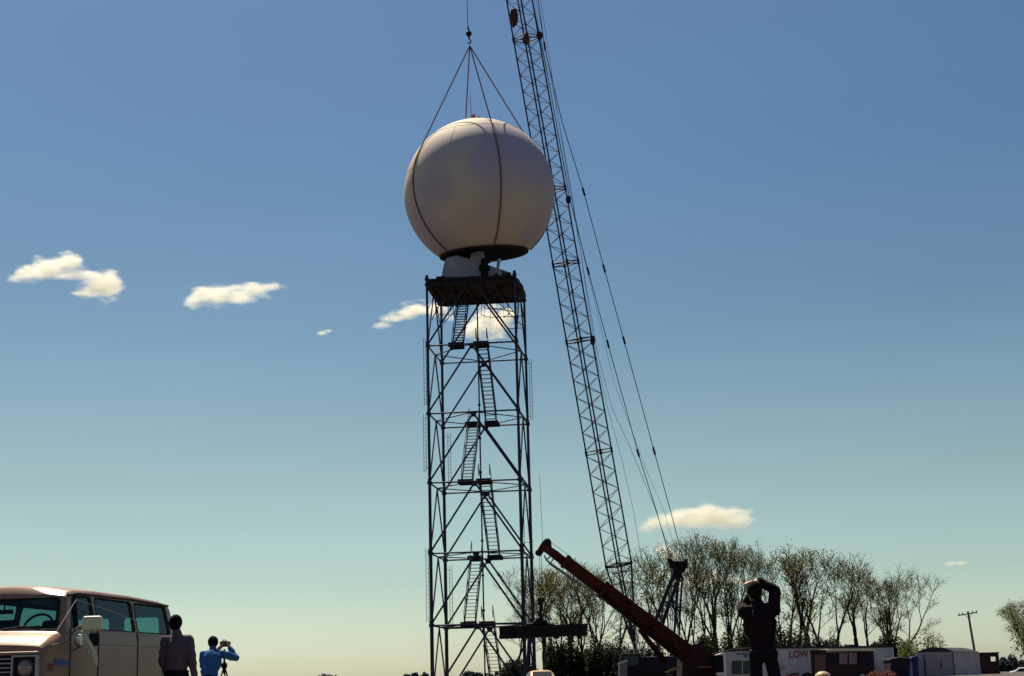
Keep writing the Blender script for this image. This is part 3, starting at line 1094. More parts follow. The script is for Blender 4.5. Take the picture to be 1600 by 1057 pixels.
# ------------------------------------------------------------------ clouds: real vapour far behind everything
def cloud_mat(cs):
    """vapour density: the union of soft ellipsoids frayed by turbulent noise"""
    mt = bpy.data.materials.new('cloud_vapour')
    mt.use_nodes = True
    n = mt.node_tree
    n.nodes.clear()
    L = n.links.new
    out = n.nodes.new('ShaderNodeOutputMaterial')
    pv = n.nodes.new('ShaderNodeVolumePrincipled')
    pv.inputs['Color'].default_value = (1.0, .965, .87, 1)
    pv.inputs['Anisotropy'].default_value = .5
    t = n.nodes.new('ShaderNodeTexCoord')
    acc = None
    for c, r in cs:
        s1 = n.nodes.new('ShaderNodeVectorMath')
        s1.operation = 'SUBTRACT'
        s1.inputs[1].default_value = c
        L(t.outputs['Object'], s1.inputs[0])
        s2 = n.nodes.new('ShaderNodeVectorMath')
        s2.operation = 'DIVIDE'
        s2.inputs[1].default_value = r
        L(s1.outputs[0], s2.inputs[0])
        s3 = n.nodes.new('ShaderNodeVectorMath')
        s3.operation = 'LENGTH'
        L(s2.outputs[0], s3.inputs[0])
        if acc is None:
            acc = s3.outputs['Value']
        else:
            mn = n.nodes.new('ShaderNodeMath')
            mn.operation = 'SMOOTH_MIN'
            mn.inputs[2].default_value = .35
            L(acc, mn.inputs[0])
            L(s3.outputs['Value'], mn.inputs[1])
            acc = mn.outputs[0]
    mp = n.nodes.new('ShaderNodeMapping')
    mp.inputs['Rotation'].default_value = (0, R(24), 0)
    mp.inputs['Scale'].default_value = (.55, 1, 1.35)
    L(t.outputs['Object'], mp.inputs[0])
    nz = n.nodes.new('ShaderNodeTexNoise')
    nz.inputs['Scale'].default_value = .085
    nz.inputs['Detail'].default_value = 7
    nz.inputs['Roughness'].default_value = .6
    L(mp.outputs[0], nz.inputs['Vector'])
    m1 = n.nodes.new('ShaderNodeMath')
    m1.operation = 'MULTIPLY_ADD'
    m1.inputs[1].default_value = -3.4
    L(nz.outputs['Fac'], m1.inputs[0])
    L(acc, m1.inputs[2])
    mr = n.nodes.new('ShaderNodeMapRange')
    mr.inputs['From Min'].default_value = -.62
    mr.inputs['From Max'].default_value = -1.35
    mr.inputs['To Min'].default_value = 0
    mr.inputs['To Max'].default_value = .10
    L(m1.outputs[0], mr.inputs['Value'])
    L(mr.outputs[0], pv.inputs['Density'])
    L(pv.outputs[0], out.inputs['Volume'])
    return mt


def cloud(blobs, label, Y=1500):
    org = at(blobs[0][0], blobs[0][1], Y)
    k = Y / F
    cs, lo, hi = [], V((1e9,) * 3), V((-1e9,) * 3)
    for (x, y, rx, ry) in blobs:
        c = at(x, y, Y) - org
        r = (rx * k * 1.12, max(ry, 5) * k * 1.7, ry * k * 1.22)
        cs.append((tuple(c), r))
        for i in range(3):
            lo[i] = min(lo[i], c[i] - r[i] * 1.5)
            hi[i] = max(hi[i], c[i] + r[i] * 1.5)
    o = MB().box(lo, hi).build('cloud', cloud_mat(cs))
    o.location = org
    return tag(o, label, 'cloud', 'small fair weather clouds')


S.cycles.volume_step_rate = .35
cloud([(28, 434, 20, 5), (50, 427, 24, 10), (78, 420, 28, 14), (102, 411, 20, 13), (118, 428, 26, 8), (140, 431, 22, 7), (128, 458, 18, 5), (150, 450, 24, 12), (168, 447, 18, 17), (176, 440, 12, 13)],
      'two-lobed white cloud at the far left of the sky')
cloud([(302, 470, 14, 8), (322, 460, 20, 12), (345, 463, 26, 12), (372, 462, 24, 12), (396, 454, 24, 9), (422, 449, 22, 6)],
      'long white cloud between the far left one and the tower')
cloud([(596, 508, 16, 4), (614, 498, 20, 6), (632, 489, 20, 8), (652, 482, 22, 10), (675, 485, 22, 10), (700, 495, 14, 5)],
      'white cloud rising to the left edge of the tower top')
cloud([(745, 512, 22, 13), (762, 492, 18, 14), (775, 508, 22, 15), (792, 492, 12, 12)],
      'pale cloud seen through the top bay of the tower')
cloud([(1015, 822, 18, 6), (1035, 816, 26, 9), (1062, 812, 30, 13), (1095, 809, 34, 15), (1125, 808, 30, 14), (1150, 810, 22, 12), (1160, 815, 18, 7)],
      'flat lens-shaped cream cloud low above the tree tops')
cloud([(1035, 858, 14, 6), (1050, 866, 16, 6)], 'little cream cloud half hidden by the tree tops right of the lattice boom')
cloud([(1060, 915, 20, 7), (1085, 908, 26, 9), (1120, 903, 26, 8), (1150, 908, 20, 6)], 'cream cloud seen low through the bare trees')
cloud([(1483, 881, 10, 3), (1500, 880, 12, 3)], 'tiny faint cloud at the right above the utility pole')
cloud([(503, 521, 9, 2.5), (514, 518, 6, 2)], 'tiny faint cloud wisp left of the tower')

# ------------------------------------------------------------------ trees
def tree_data(seed, H, stems=1, lean=.25, fork=.28, leafy=1.0, r0=None, wid=1.0):
    rr = random.Random(seed)
    T, C_ = MB(), MB()
    L_ = MB()
    r0 = r0 or H * .018

    def leafc(p, n, s):
        for _ in range(n):
            c = p + V((rr.gauss(0, .15), rr.gauss(0, .15), rr.gauss(0, .14)))
            a = V((rr.uniform(-1, 1), rr.uniform(-1, 1), rr.uniform(-1, 1))).normalized()
            b = a.orthogonal().normalized() * s * rr.uniform(.5, 1)
            a = a * s * rr.uniform(.6, 1.2)
            L_.add([c - a, c + b * .6, c + a, c - b * .6], [(0, 1, 2, 3)])

    def grow(p, d, ln, r, lev):
        n = (7, 5, 4, 3, 3, 3)[lev]
        q = p
        r1 = r
        for i in range(n):
            d = (d + V((rr.gauss(0, .085), rr.gauss(0, .085), rr.gauss(0, .04) + (.05 if lev < 3 else .02)))).normalized()
            q2 = q + d * (ln / n)
            r2 = max(.014, r1 * (.93 if lev < 2 else .90))
            (T if lev < 3 else C_).tube(q, q2, r1, r2, 8 if lev == 0 else (6 if lev < 3 else 3), cap=False)
            q, r1 = q2, r2
            pr_ = (.12 if i > 3 else 0, .45, .6, .6, .5, 0)[lev]
            if i < n - 1 and rr.random() < pr_:
                sd = (d + V((rr.gauss(0, .75), rr.gauss(0, .75), rr.uniform(-.2, .4)))).normalized()
                grow(q, sd, ln * rr.uniform(.30, .55), r1 * .45, min(5, lev + 2))
            if lev >= 4 and rr.random() < .35 * leafy:
                leafc(q, rr.randint(1, 4), .056)
        if lev >= 5:
            leafc(q, int(rr.randint(2, 10) * leafy), .060)
            return
        k = 2 if rr.random() < .7 else 3
        a0 = rr.uniform(0, 6.28)
        for j in range(k):
            a = a0 + j * 6.283 / k + rr.gauss(0, .3)
            sp_ = rr.uniform(.5, 1.0) * (.26, .36, .50, .62, .7)[lev] * wid
            sd = (d + V((math.cos(a) * sp_, math.sin(a) * sp_, .05))).normalized()
            grow(q, sd, ln * rr.uniform(.62, .80) * (.85 if lev == 0 else 1), r1 * (.80 if j == 0 else .62), lev + 1)

    for s_ in range(stems):
        a = rr.uniform(0, 6.28)
        d = V((math.cos(a) * lean * rr.uniform(.3, 1), math.sin(a) * lean * rr.uniform(.3, 1), 1)).normalized()
        if stems == 1:
            d = V((rr.gauss(0, .06), rr.gauss(0, .06), 1)).normalized()
        grow(V((rr.uniform(-.2, .2) * (stems > 1), rr.uniform(-.2, .2) * (stems > 1), -.3)), d, H * fork * rr.uniform(.85, 1.1), r0 * (1 if stems == 1 else .75), 0)
    zmax = max(v[2] for v in (C_.v or T.v))
    k = H / zmax
    out = []
    for g_, nm, m_ in ((T, 'trunk', M['bark']), (C_, 'twigs', M['bark']), (L_, 'leaves', M['leaf'])):
        me = bpy.data.meshes.new(nm)
        me.from_pydata([(x * k, y * k, z * k) for x, y, z in g_.v], [], g_.f)
        me.materials.append(m_)
        out.append(me)
    return out


KIND = []
for sd, st, lean, fork, leafy in ((11, 2, .30, .30, .8), (12, 1, 0, .36, 1.0), (13, 3, .32, .30, .8), (14, 1, 0, .26, 1.1), (15, 2, .2, .40, .7), (16, 1, 0, .30, 1.2), (17, 2, .28, .34, .9)):
    KIND.append(tree_data(sd, 10.0, st, lean, fork, leafy, r0=.20))

TREES = [  # base px, top py, Y, kind, width factor, label
    (803, 918, 150, 1, .9, 'slim bare tree seen through the foot of the tower, left of its right legs'),
    (826, 893, 152, 4, .9, 'bare tree standing directly behind the right tower legs'),
    (852, 898, 146, 3, .9, 'bare tree behind the chain that holds the black steel beam'),
    (874, 893, 155, 0, .8, 'forked bare tree above the middle of the black steel beam'),
    (893, 888, 150, 5, .9, 'bare tree rising behind the right half of the black steel beam'),
    (912, 903, 158, 2, .8, 'thin many-stemmed tree at the right end of the black steel beam'),
    (944, 876, 148, 6, .9, 'tall dark tree crossed by the orange telescopic boom, left of the lattice boom'),
    (966, 880, 156, 1, .8, 'tree directly behind the foot of the lattice boom'),
    (1000, 915, 152, 4, .8, 'lower tree just right of the foot of the lattice boom'),
    (1038, 882, 156, 3, 1.0, 'leaning leafy tree between the lattice boom and the crane gantry'),
    (1062, 858, 150, 0, .8, 'tree directly behind the crane gantry'),
    (1082, 852, 154, 4, .6, 'slim straight tree just right of the crane gantry'),
    (1098, 850, 149, 1, .6, 'second slim straight tree right of the crane gantry'),
    (1120, 838, 152, 5, .7, 'tallest tree of the row, left of the man with raised arms'),
    (1134, 842, 148, 2, .6, 'many-stemmed tree close to the left of the man with raised arms'),
    (1153, 846, 155, 4, .6, 'thin tall tree touching the left elbow of the man with raised arms'),
    (1186, 848, 150, 6, .7, 'tall tree behind the head of the man with raised arms'),
    (1233, 862, 147, 2, .8, 'many-stemmed tree right of the man with raised arms'),
    (1252, 858, 152, 3, .9, 'thick forked tree above the red lettering on the white trailer'),
    (1298, 872, 148, 0, .9, 'vase-shaped tree above the left end of the brown coach'),
    (1342, 886, 152, 5, .9, 'rounded tree above the right end of the brown coach'),
    (1366, 892, 147, 1, .8, 'slender tree behind the right end of the long white trailer'),
    (1392, 890, 151, 6, .9, 'dense-twigged tree left of the grey shed'),
    (1404, 905, 145, 2, .9, 'last low spreading tree of the row, beside the grey shed'),
]


def place_tree(i, px, ty, Y, kd, wf, label, group, mats=None):
    hx = 1069 - (px - 800) * .0262
    x = at(px, 1040, Y).x
    z0 = gz(x, Y) - .05
    top = (hx - ty) * Y * 1.0 / F + EYE
    s = (top - z0) / 10.0
    root = empty('bare_tree', (x, Y, z0), label, 'tree', group, rz=i * 1.7)
    root.scale = (s * wf * 1.32, s * wf * 1.32, s)
    tr_, tw_, lv = KIND[kd]
    t_ = link('trunk', tr_, None, root)
    c_ = link('crown', lv, None, root)
    w_ = link('twigs', tw_, None, c_)
    w_['kind'] = 'stuff'
    return root


for i, t in enumerate(TREES):
    place_tree(i, *t, 'row of budding bare trees behind the trailers')


def bush_obj(name, cx_, cy_, z0, rx, ry, rz_, n, s, m_, label, cat='bush', seed=1, group=None):
    rr = random.Random(seed)
    root = empty(name, (cx_, cy_, z0), label, cat, group)
    g_, st = MB(), MB()
    lobes = [((-.75 + 1.5 * (i_ + .5) / 10 + rr.uniform(-.1, .1)) * rx, rr.uniform(-.6, .6) * ry, rr.uniform(.3, .78) * rz_, rr.uniform(.35, .55)) for i_ in range(10)]
    for _ in range(n):
        lx, ly, lz, lr = rr.choice(lobes)
        u = V((rr.gauss(0, 1), rr.gauss(0, 1), rr.gauss(0, 1))).normalized() * (rr.random() ** .4)
        c = V((lx + u.x * lr * min(rx, 1.4 * rz_), ly + u.y * lr * ry, max(.05, lz + u.z * lr * rz_ * .8)))
        a = V((rr.uniform(-1, 1), rr.uniform(-1, 1), rr.uniform(-1, 1))).normalized()
        b = a.orthogonal().normalized() * s * rr.uniform(.5, 1)
        a = a * s * rr.uniform(.6, 1.2)
        g_.add([c - a, c + b * .7, c + a, c - b * .7], [(0, 1, 2, 3)])
    for lx, ly, lz, lr in lobes:
        st.path([V((lx * .2, ly * .2, -.1)), V((lx * .5, ly * .5, lz * .4)), V((lx, ly, lz))], .035, 5)
        for _ in range(4):
            st.tube(V((lx, ly, lz)), V((lx + rr.gauss(0, .5) * rx * .4, ly + rr.gauss(0, .3), min(rz_ * 1.15, lz + rr.uniform(.1, .5) * rz_))), .018, .008, 4)
    g_.build('foliage', m_, root)
    st.build('stems', M['bark'], root)
    return root


def put_bush(px, ty, wpx, Y, m_, label, seed, n=2600, s=.11, group=None, name='bush'):
    x = at(px, 1040, Y).x
    z0 = gz(x, Y)
    hx = 1069 - (px - 800) * .0262
    top = (hx - ty) * Y / F + EYE
    return bush_obj(name, x, Y, z0, wpx / 2 * Y / F, 1.6, (top - z0) / 1.15, n, s, m_, label, seed=seed, group=group)


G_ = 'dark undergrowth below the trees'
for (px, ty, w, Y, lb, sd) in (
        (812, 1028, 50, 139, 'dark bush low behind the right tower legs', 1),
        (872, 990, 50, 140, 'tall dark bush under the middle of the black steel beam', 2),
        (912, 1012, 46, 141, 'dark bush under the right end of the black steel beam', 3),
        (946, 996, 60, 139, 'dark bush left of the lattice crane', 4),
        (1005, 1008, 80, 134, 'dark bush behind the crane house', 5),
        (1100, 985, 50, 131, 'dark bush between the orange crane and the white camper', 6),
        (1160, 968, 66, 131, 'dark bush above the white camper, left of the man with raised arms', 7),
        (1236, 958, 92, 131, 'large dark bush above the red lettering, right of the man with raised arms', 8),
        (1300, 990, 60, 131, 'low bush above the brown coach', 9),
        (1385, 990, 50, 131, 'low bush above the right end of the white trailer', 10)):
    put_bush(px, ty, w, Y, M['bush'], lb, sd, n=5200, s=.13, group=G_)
put_bush(1452, 985, 50, 146, M['leaf_g'], 'light green leafy bush above the left part of the grey shed', 21, n=900, s=.13)
put_bush(1418, 1000, 34, 128, M['leaf_g'], 'small green bush between the dark tarpaulin heap and the grey shed', 22, n=900, s=.12)
put_bush(1240, 1049, 22, 88, M['bush_red'], 'dark reddish shrub below the red lettering', 23, n=900, s=.06)
put_bush(1375, 1048, 46, 84, M['bush_red'], 'orange-red shrub in front of the right end of the white trailer', 24, n=1500, s=.06)
# green tree at the right edge
rt = tree_data(77, 10, 2, .3, .22, 2.6, r0=.22, wid=1.3)
lv = rt[2]
lv.materials.clear()
lv.materials.append(M['leaf_g'])
Yg = 120
xg = at(1622, 1040, Yg).x
groot = empty('green_tree', (xg, Yg, gz(xg, Yg)), 'bright green leafy tree cut by the right edge of the view', 'tree', rz=1)
groot.scale = (.62, .62, .56)
link('trunk', rt[0], None, groot)
c_ = link('crown', lv, None, groot)
tw_ = link('twigs', rt[1], None, c_)
bush_obj('bush', xg + .4, Yg - .4, gz(xg, Yg) + .6, 2.2, 1.8, 3.4, 2600, .12, M['leaf_g'], 'green foliage low around the tree at the right edge', seed=31)

# far wood along the horizon
rr = random.Random(5)
g_ = MB()
for i in range(900):
    a = -1.1 + 2.2 * i / 900
    for _ in range(26):
        d = 620 + rr.uniform(-25, 25)
        hgt = 3.6 + 1.2 * math.sin(i * .13) + .9 * math.sin(i * .41 + 1) + rr.uniform(-.5, .5)
        aa = a + rr.uniform(-.0015, .0015)
        c = V((d * math.sin(aa), d * math.cos(aa), rr.uniform(0, 1) ** .7 * hgt))
        s = rr.uniform(.4, .9)
        u = V((rr.uniform(-1, 1), rr.uniform(-1, 1), rr.uniform(-1, 1))).normalized()
        w = u.orthogonal().normalized()
        g_.add([c - u * s, c + w * s, c + u * s, c - w * s], [(0, 1, 2, 3)])
for i in range(220):          # solid heart of the wood
    a0, a1 = -1.1 + 2.2 * i / 220, -1.1 + 2.2 * (i + 1) / 220
    t = i / 220 * 900
    f_ = lambda t: 2.4 + 1.1 * math.sin(t * .13) + .7 * math.sin(t * .41 + 1)
    vs = []
    for aa, tt in ((a0, t), (a1, t + 4.1)):
        for dd_, zz in ((612, -1), (618, f_(tt)), (636, f_(tt)), (642, -1)):
            vs.append((dd_ * math.sin(aa), dd_ * math.cos(aa), zz))
    g_.add(vs, [(0, 1, 5, 4), (1, 2, 6, 5), (2, 3, 7, 6)])
tag(g_.build('far_wood', M['far']), 'dark line of far trees along the horizon', 'wood', kind='stuff')
for (px, ty, w, lb, sd) in ((512, 1054, 22, 'round dark tree top poking above the horizon left of the tower', 1),
                            (640, 1052, 26, 'dark tree top on the horizon beside the left tower leg', 2),
                            (662, 1050, 14, 'small dark tree top touching the left tower leg on the horizon', 3),
                            (738, 1050, 30, 'dark tree top on the horizon between the tower legs', 4),
                            (1574, 1024, 30, 'dark round tree behind the brick hut', 5),
                            (1598, 1032, 26, 'dark round tree at the right edge of the horizon', 6)):
    put_bush(px, ty, w, 330, M['far'], lb, 40 + sd, n=1800, s=.38, group='far dark trees on the horizon')

# ------------------------------------------------------------------ trailers, coach, shed and hut
def slab(px0, px1, top0, top1, Yf, Yb, name, mt_, parent, zb=None, inset=0):
    """upright block between two picture columns: its top follows the given rows at the front"""
    p0, p1 = at(px0, top0, Yf), at(px1, top1, Yf)
    z0 = zb if zb is not None else min(gz(p0.x, Yf), gz(p1.x, Yf)) + .35
    g_ = MB()
    b0, b1 = V((p0.x + inset, Yb, 0)), V((p1.x + inset, Yb, 0))
    vs = [(p0.x, Yf, z0), (p1.x, Yf, z0), (b1.x, Yb, z0), (b0.x, Yb, z0), (p0.x, Yf, p0.z), (p1.x, Yf, p1.z), (b1.x, Yb, p1.z), (b0.x, Yb, p0.z)]
    g_.add(vs, [(0, 3, 2, 1), (4, 5, 6, 7), (0, 1, 5, 4), (1, 2, 6, 5), (2, 3, 7, 6), (3, 0, 4, 7)])
    return g_.build(name, mt_, parent, world=True, bevel=.04)


def panel(px0, px1, y0, y1, Yf, name, mt_, parent, t=.04, Yb=None):
    """flat part on a front face at depth Yf; corners in picture pixels"""
    c = [at(px0, y0, Yf), at(px1, y0, Yf), at(px1, y1, Yf), at(px0, y1, Yf)]
    g_ = MB()
    vs = [v + V((0, dy, 0)) for dy in (-t, .01) for v in c]
    g_.add(vs, [(0, 1, 2, 3), (7, 6, 5, 4), (0, 4, 5, 1), (1, 5, 6, 2), (2, 6, 7, 3), (3, 7, 4, 0)])
    return g_.build(name, mt_, parent, world=True)


def wheels(parent, xs_, Y, z, r=.38):
    for x in xs_:
        w_ = MB().tube((x, Y, z + r), (x, Y + .25, z + r), r, r, 18).build('wheel', M['rubber'], parent, world=True)
        MB().tube((x, Y - .02, z + r), (x, Y, z + r), r * .5, r * .5, 14).build('rim', M['trim'], w_, world=True)


# small camper
Yc = 104.0
p = at(1150, 1050, Yc)
camper = empty('camper_trailer', (p.x, Yc, gz(p.x, Yc)), 'small white camper with dark double window and blue lettering, left of man with raised arms', 'trailer')
g_ = MB()
xa, xb = at(1134, 1030, Yc).x, at(1179, 1030, Yc).x
zt, zb = at(1150, 1018, Yc).z, gz(p.x, Yc) + .45
prof = [(xa, zb), (xa, zt - .05), (xa + .1, zt), (xb - .5, zt)] + [(xb - .5 + .5 * math.sin(t), zt - .5 + .5 * math.cos(t)) for t in [i * math.pi / 16 for i in range(1, 9)]] + [(xb + .05, zb)]
g_.prism(prof, Yc, Yc + 2.2)
g_.build('body', M['white_panel'], camper, world=True)
g_ = MB()
x0 = at(1117, 1030, Yc + 1.2).x
g_.add([(x0, Yc + 1.2, zb), (xa - .01, Yc + .02, zb), (xa - .01, Yc + .02, zt - .02), (x0, Yc + 1.2, zt - .22), (x0, Yc + 2.2, zb), (xa - .01, Yc + 2.2, zb), (xa - .01, Yc + 2.2, zt - .02), (x0, Yc + 2.2, zt - .22)],
       [(0, 1, 2, 3), (7, 6, 5, 4), (0, 4, 5, 1), (1, 5, 6, 2), (2, 6, 7, 3), (3, 7, 4, 0)])
g_.build('nose', M['white_trim'], camper, world=True)
MB().tube((xa, Yc - .03, zb), (xa, Yc - .03, zt), .045, .045, 6).build('corner_trim', M['white_trim'], camper, world=True)
g_ = MB()
g_.path([at(1114, 1022, Yc - .05), at(1134, 1017.5, Yc - .05), at(1150, 1014.5, Yc - .05), at(1178, 1013, Yc - .05)], .06, 6)
g_.build('roof_rail', M['roof_dark'], camper, world=True)
fr = panel(1141.5, 1177, 1031, 1055.5, Yc, 'window_frame', M['white_trim'], camper, .05)
for a_, b_ in ((1143, 1159.2), (1160.8, 1175.5)):
    panel(a_, b_, 1032.5, 1054, Yc - .05, 'pane', M['car_glass'], fr, .02)
g_ = MB()
for (a_, y0, w_) in ((1149, 1020.6, 20), (1151, 1022.6, 18.5)):
    q = [at(a_, y0, Yc - .02), at(a_ + w_, y0 - .5, Yc - .02), at(a_ + w_, y0 + .6, Yc - .02), at(a_, y0 + 1.1, Yc - .02)]
    g_.add(q + [v + V((0, .02, 0)) for v in q], [(0, 1, 2, 3), (7, 6, 5, 4)])
q = [at(1160.5, 1024.4, Yc - .02), at(1169, 1024, Yc - .02), at(1165.5, 1028.6, Yc - .02)]
g_.add(q + [v + V((0, .02, 0)) for v in q], [(0, 1, 2), (5, 4, 3)])
g_.build('blue_emblem', M['badge'], camper, world=True)
wheels(camper, [xa + 1.2], Yc - .1, gz(p.x, Yc))

# long white trailer with red lettering
Yl = 110.0
p = at(1290, 1050, Yl)
zg = gz(p.x, Yl)
trl = empty('long_trailer', (p.x, Yl, zg), 'long white trailer with the red letters LOW high on its side', 'trailer')
body = slab(1182, 1396, 1013.2, 1011.2, Yl, Yl + 2.6, 'body', M['white_panel'], trl)
for k in range(15):
    px = 1189 + k * 14.4
    MB().tube(at(px, 1014.6, Yl - .02), V((at(px, 1014, Yl).x, Yl - .02, zg + .4)), .022, .022, 4).build('wall_rib', M['white_panel'], body, world=True)
g_ = MB()
g_.add([at(1181, 1012.2, Yl - .12), at(1397, 1008.6, Yl - .12), at(1397, 1011.8, Yl - .12), at(1181, 1014.2, Yl - .12),
        at(1181, 1012.2, Yl - .12) + V((0, 2.9, 0)), at(1397, 1008.6, Yl - .12) + V((0, 2.9, 0)), at(1397, 1011.8, Yl - .12) + V((0, 2.9, 0)), at(1181, 1014.2, Yl - .12) + V((0, 2.9, 0))],
       [(0, 1, 2, 3), (7, 6, 5, 4), (0, 4, 5, 1), (1, 5, 6, 2), (2, 6, 7, 3), (3, 7, 4, 0)])
g_.build('roof_edge', M['roof_dark'], trl, world=True)
cv = bpy.data.curves.new('lettering', 'FONT')
cv.body = 'LOW'
cv.size = 10.3 * Yl / F / .70
cv.extrude = .01
cv.offset = .012
cv.space_character = 1.02
to = bpy.data.objects.new('tmp', cv)
COL.objects.link(to)
me = from_eval(to)
bpy.data.objects.remove(to)
lo = link('lettering', me, M['red_letter'], trl)
lp = at(1233, 1028.2, Yl - .05)
lo.location = lp - trl.location
lo.rotation_euler = (R(90), R(-1.0), 0)
lo.scale = (30.0 * Yl / F / max(v.co.x for v in me.vertices), 1, 1)
wheels(trl, [p.x - 2.2, p.x - 1.3], Yl - .1, zg)
for px in (1212, 1258, 1330):
    c_ = at(px, 1011.2, Yl + .9)
    MB().box((c_.x - .22, Yl + .7, c_.z - .1), (c_.x + .22, Yl + 1.1, c_.z + .16)).build('roof_vent', M['roof_dark'], trl, world=True)
panel(1371, 1382, 1019, 1053, Yl, 'side_door', M['white_trim'], trl, .04)
MB().box((at(1379.5, 1036, Yl).x, Yl - .08, at(1379.5, 1037.5, Yl).z), (at(1381, 1036, Yl).x, Yl - .04, at(1381, 1035.5, Yl).z)).build('door_handle', M['roof_dark'], trl, world=True)
MB().box((at(1217, 1040, Yl).x, Yl - .07, at(1217, 1046, Yl).z), (at(1226, 1040, Yl).x, Yl - .03, at(1226, 1040, Yl).z)).build('side_vent', M['tan_door'], trl, world=True)

# dark brown coach in front of it
Yb_ = 103.0
p = at(1315, 1050, Yb_)
zg = gz(p.x, Yb_)
co = empty('brown_coach', (p.x, Yb_, zg), 'dark brown coach with pinkish windows parked in front of the white trailer', 'coach')
slab(1266, 1365, 1020.5, 1018, Yb_, Yb_ + 2.4, 'body', M['brown'], co, inset=.5)
g_ = MB()
g_.add([v + V((0, dy, 0)) for dy in (-.35, 2.5) for v in (at(1291, 1014.2, Yb_), at(1366, 1013.6, Yb_), at(1366, 1017.4, Yb_), at(1291, 1018.2, Yb_))],
       [(0, 1, 2, 3), (7, 6, 5, 4), (0, 4, 5, 1), (1, 5, 6, 2), (2, 6, 7, 3), (3, 7, 4, 0)])
g_.build('roof_highlight', M['cream'], co, world=True)  # sunlit highlight along the coach roof, modelled as a cream slab
g_ = MB()
g_.add([v + V((max(0, dy) * .2, dy, 0)) for dy in (-.1, 2.45) for v in (at(1265, 1016.4, Yb_), at(1291.5, 1015.4, Yb_), at(1291.5, 1018.6, Yb_), at(1265, 1020.4, Yb_))],
       [(0, 1, 2, 3), (7, 6, 5, 4), (0, 4, 5, 1), (1, 5, 6, 2), (2, 6, 7, 3), (3, 7, 4, 0)])
g_.build('roof_edge', M['brown'], co, world=True)
panel(1273, 1290, 1023, 1056, Yb_, 'door', M['brown_door'], co, .05)
for a_, b_ in ((1311.5, 1324), (1326.5, 1338.5)):
    f_ = panel(a_ - 1, b_ + 1, 1018.8, 1039.4, Yb_, 'window_frame', M['roof_dark'], co, .04)
    panel(a_, b_, 1020, 1038, Yb_ - .04, 'pane', M['pink_glass'], f_, .02)
panel(1293, 1308, 1022, 1039, Yb_, 'side_panel', M['tarp'], co, .03)
panel(1342, 1361, 1021, 1041, Yb_, 'side_panel', M['tarp'], co, .03)
wheels(co, [p.x - 1.5, p.x + 1.3], Yb_ - .1, zg)

# tarpaulin heap, blue cabin
Yt = 106.0
p = at(1407, 1050, Yt)
g_ = MB()
hp = [(1391, 1058), (1392, 1036), (1390, 1031), (1393, 1029), (1398, 1028.5), (1405, 1027), (1413, 1027.5), (1420, 1027), (1423, 1030), (1422, 1058)]
g_.prism([(at(x, y, Yt).x, at(x, y, Yt).z) for x, y in hp], Yt, Yt + 2)
o = g_.build('covered_load', M['tarp'], bevel=.12)
tag(o, 'load under a dark purplish tarpaulin at the right end of the white trailer', 'covered load')
Yp = 108.0
p = at(1429, 1050, Yp)
zg = gz(p.x, Yp)
cab = empty('blue_cabin', (p.x, Yp, zg), 'narrow dark blue cabin wedged between the tarpaulin load and the grey shed', 'cabin')
slab(1424.5, 1434, 1029, 1029, Yp, Yp + 1.1, 'wall', M['blue_dark'], cab, zb=zg)
g_ = MB()
hp = [(1423.5, 1029.2), (1425.5, 1026.6), (1430, 1025.4), (1434, 1026.4), (1435, 1029.2)]
g_.prism([(at(x, y, Yp).x, at(x, y, Yp).z) for x, y in hp], Yp - .06, Yp + 1.16)
g_.build('roof', M['blue_dark'], cab, world=True)
panel(1426, 1432.5, 1031, 1053, Yp, 'door', M['blue_dark'], cab, .03)

# grey shed: corner towards the viewer
Ys = 108.0
C0 = at(1491.5, 1040, Ys)
Lf, Rt = at(1433, 1040, Ys + 1.2), at(1531, 1040, Ys + 5.2)
zg = gz(C0.x, Ys) - .05
shed = empty('storage_shed', (C0.x, Ys, zg), 'grey metal shed with curved dark roof and mauve door, corner on', 'shed')
cx_, lx_, rx_ = V((C0.x, Ys, 0)), V((Lf.x, Ys + 1.2, 0)), V((Rt.x, Ys + 5.2, 0))
bk = lx_ + (rx_ - cx_)
zt = at(1491.5, 1018.5, Ys).z
ztr = zt - .05
Zl = at(1433, 1019.5, Ys + 1.2).z
g_ = MB()
th = .06
bot = [cx_ + V((0, 0, zg)), lx_ + V((0, 0, zg)), bk + V((0, 0, zg)), rx_ + V((0, 0, zg))]
topz = [zt, Zl, Zl, zt]
tp_ = [V((v.x, v.y, z)) for v, z in zip(bot, topz)]
g_.add(bot + tp_, [(0, 1, 2, 3), (0, 4, 5, 1), (1, 5, 6, 2), (2, 6, 7, 3), (3, 7, 4, 0), (4, 7, 6, 5)])
wall_ = g_.build('wall', M['grey_panel'], shed, world=True)
# corrugation ribs
for (a_, b_, n_) in ((cx_, rx_, 14), (lx_, cx_, 10)):
    nrm = (b_ - a_).cross(V((0, 0, 1))).normalized()
    if nrm.y > 0:
        nrm = -nrm
    for i in range(n_ + 1):
        q = a_.lerp(b_, i / n_) + nrm * .01
        zz = zt if a_ is cx_ else Zl + (zt - Zl) * i / n_
        MB().tube(V((q.x, q.y, zg)), V((q.x, q.y, zz - .02)), .010, .010, 4).build('wall_rib', M['grey_panel'], wall_, world=True)
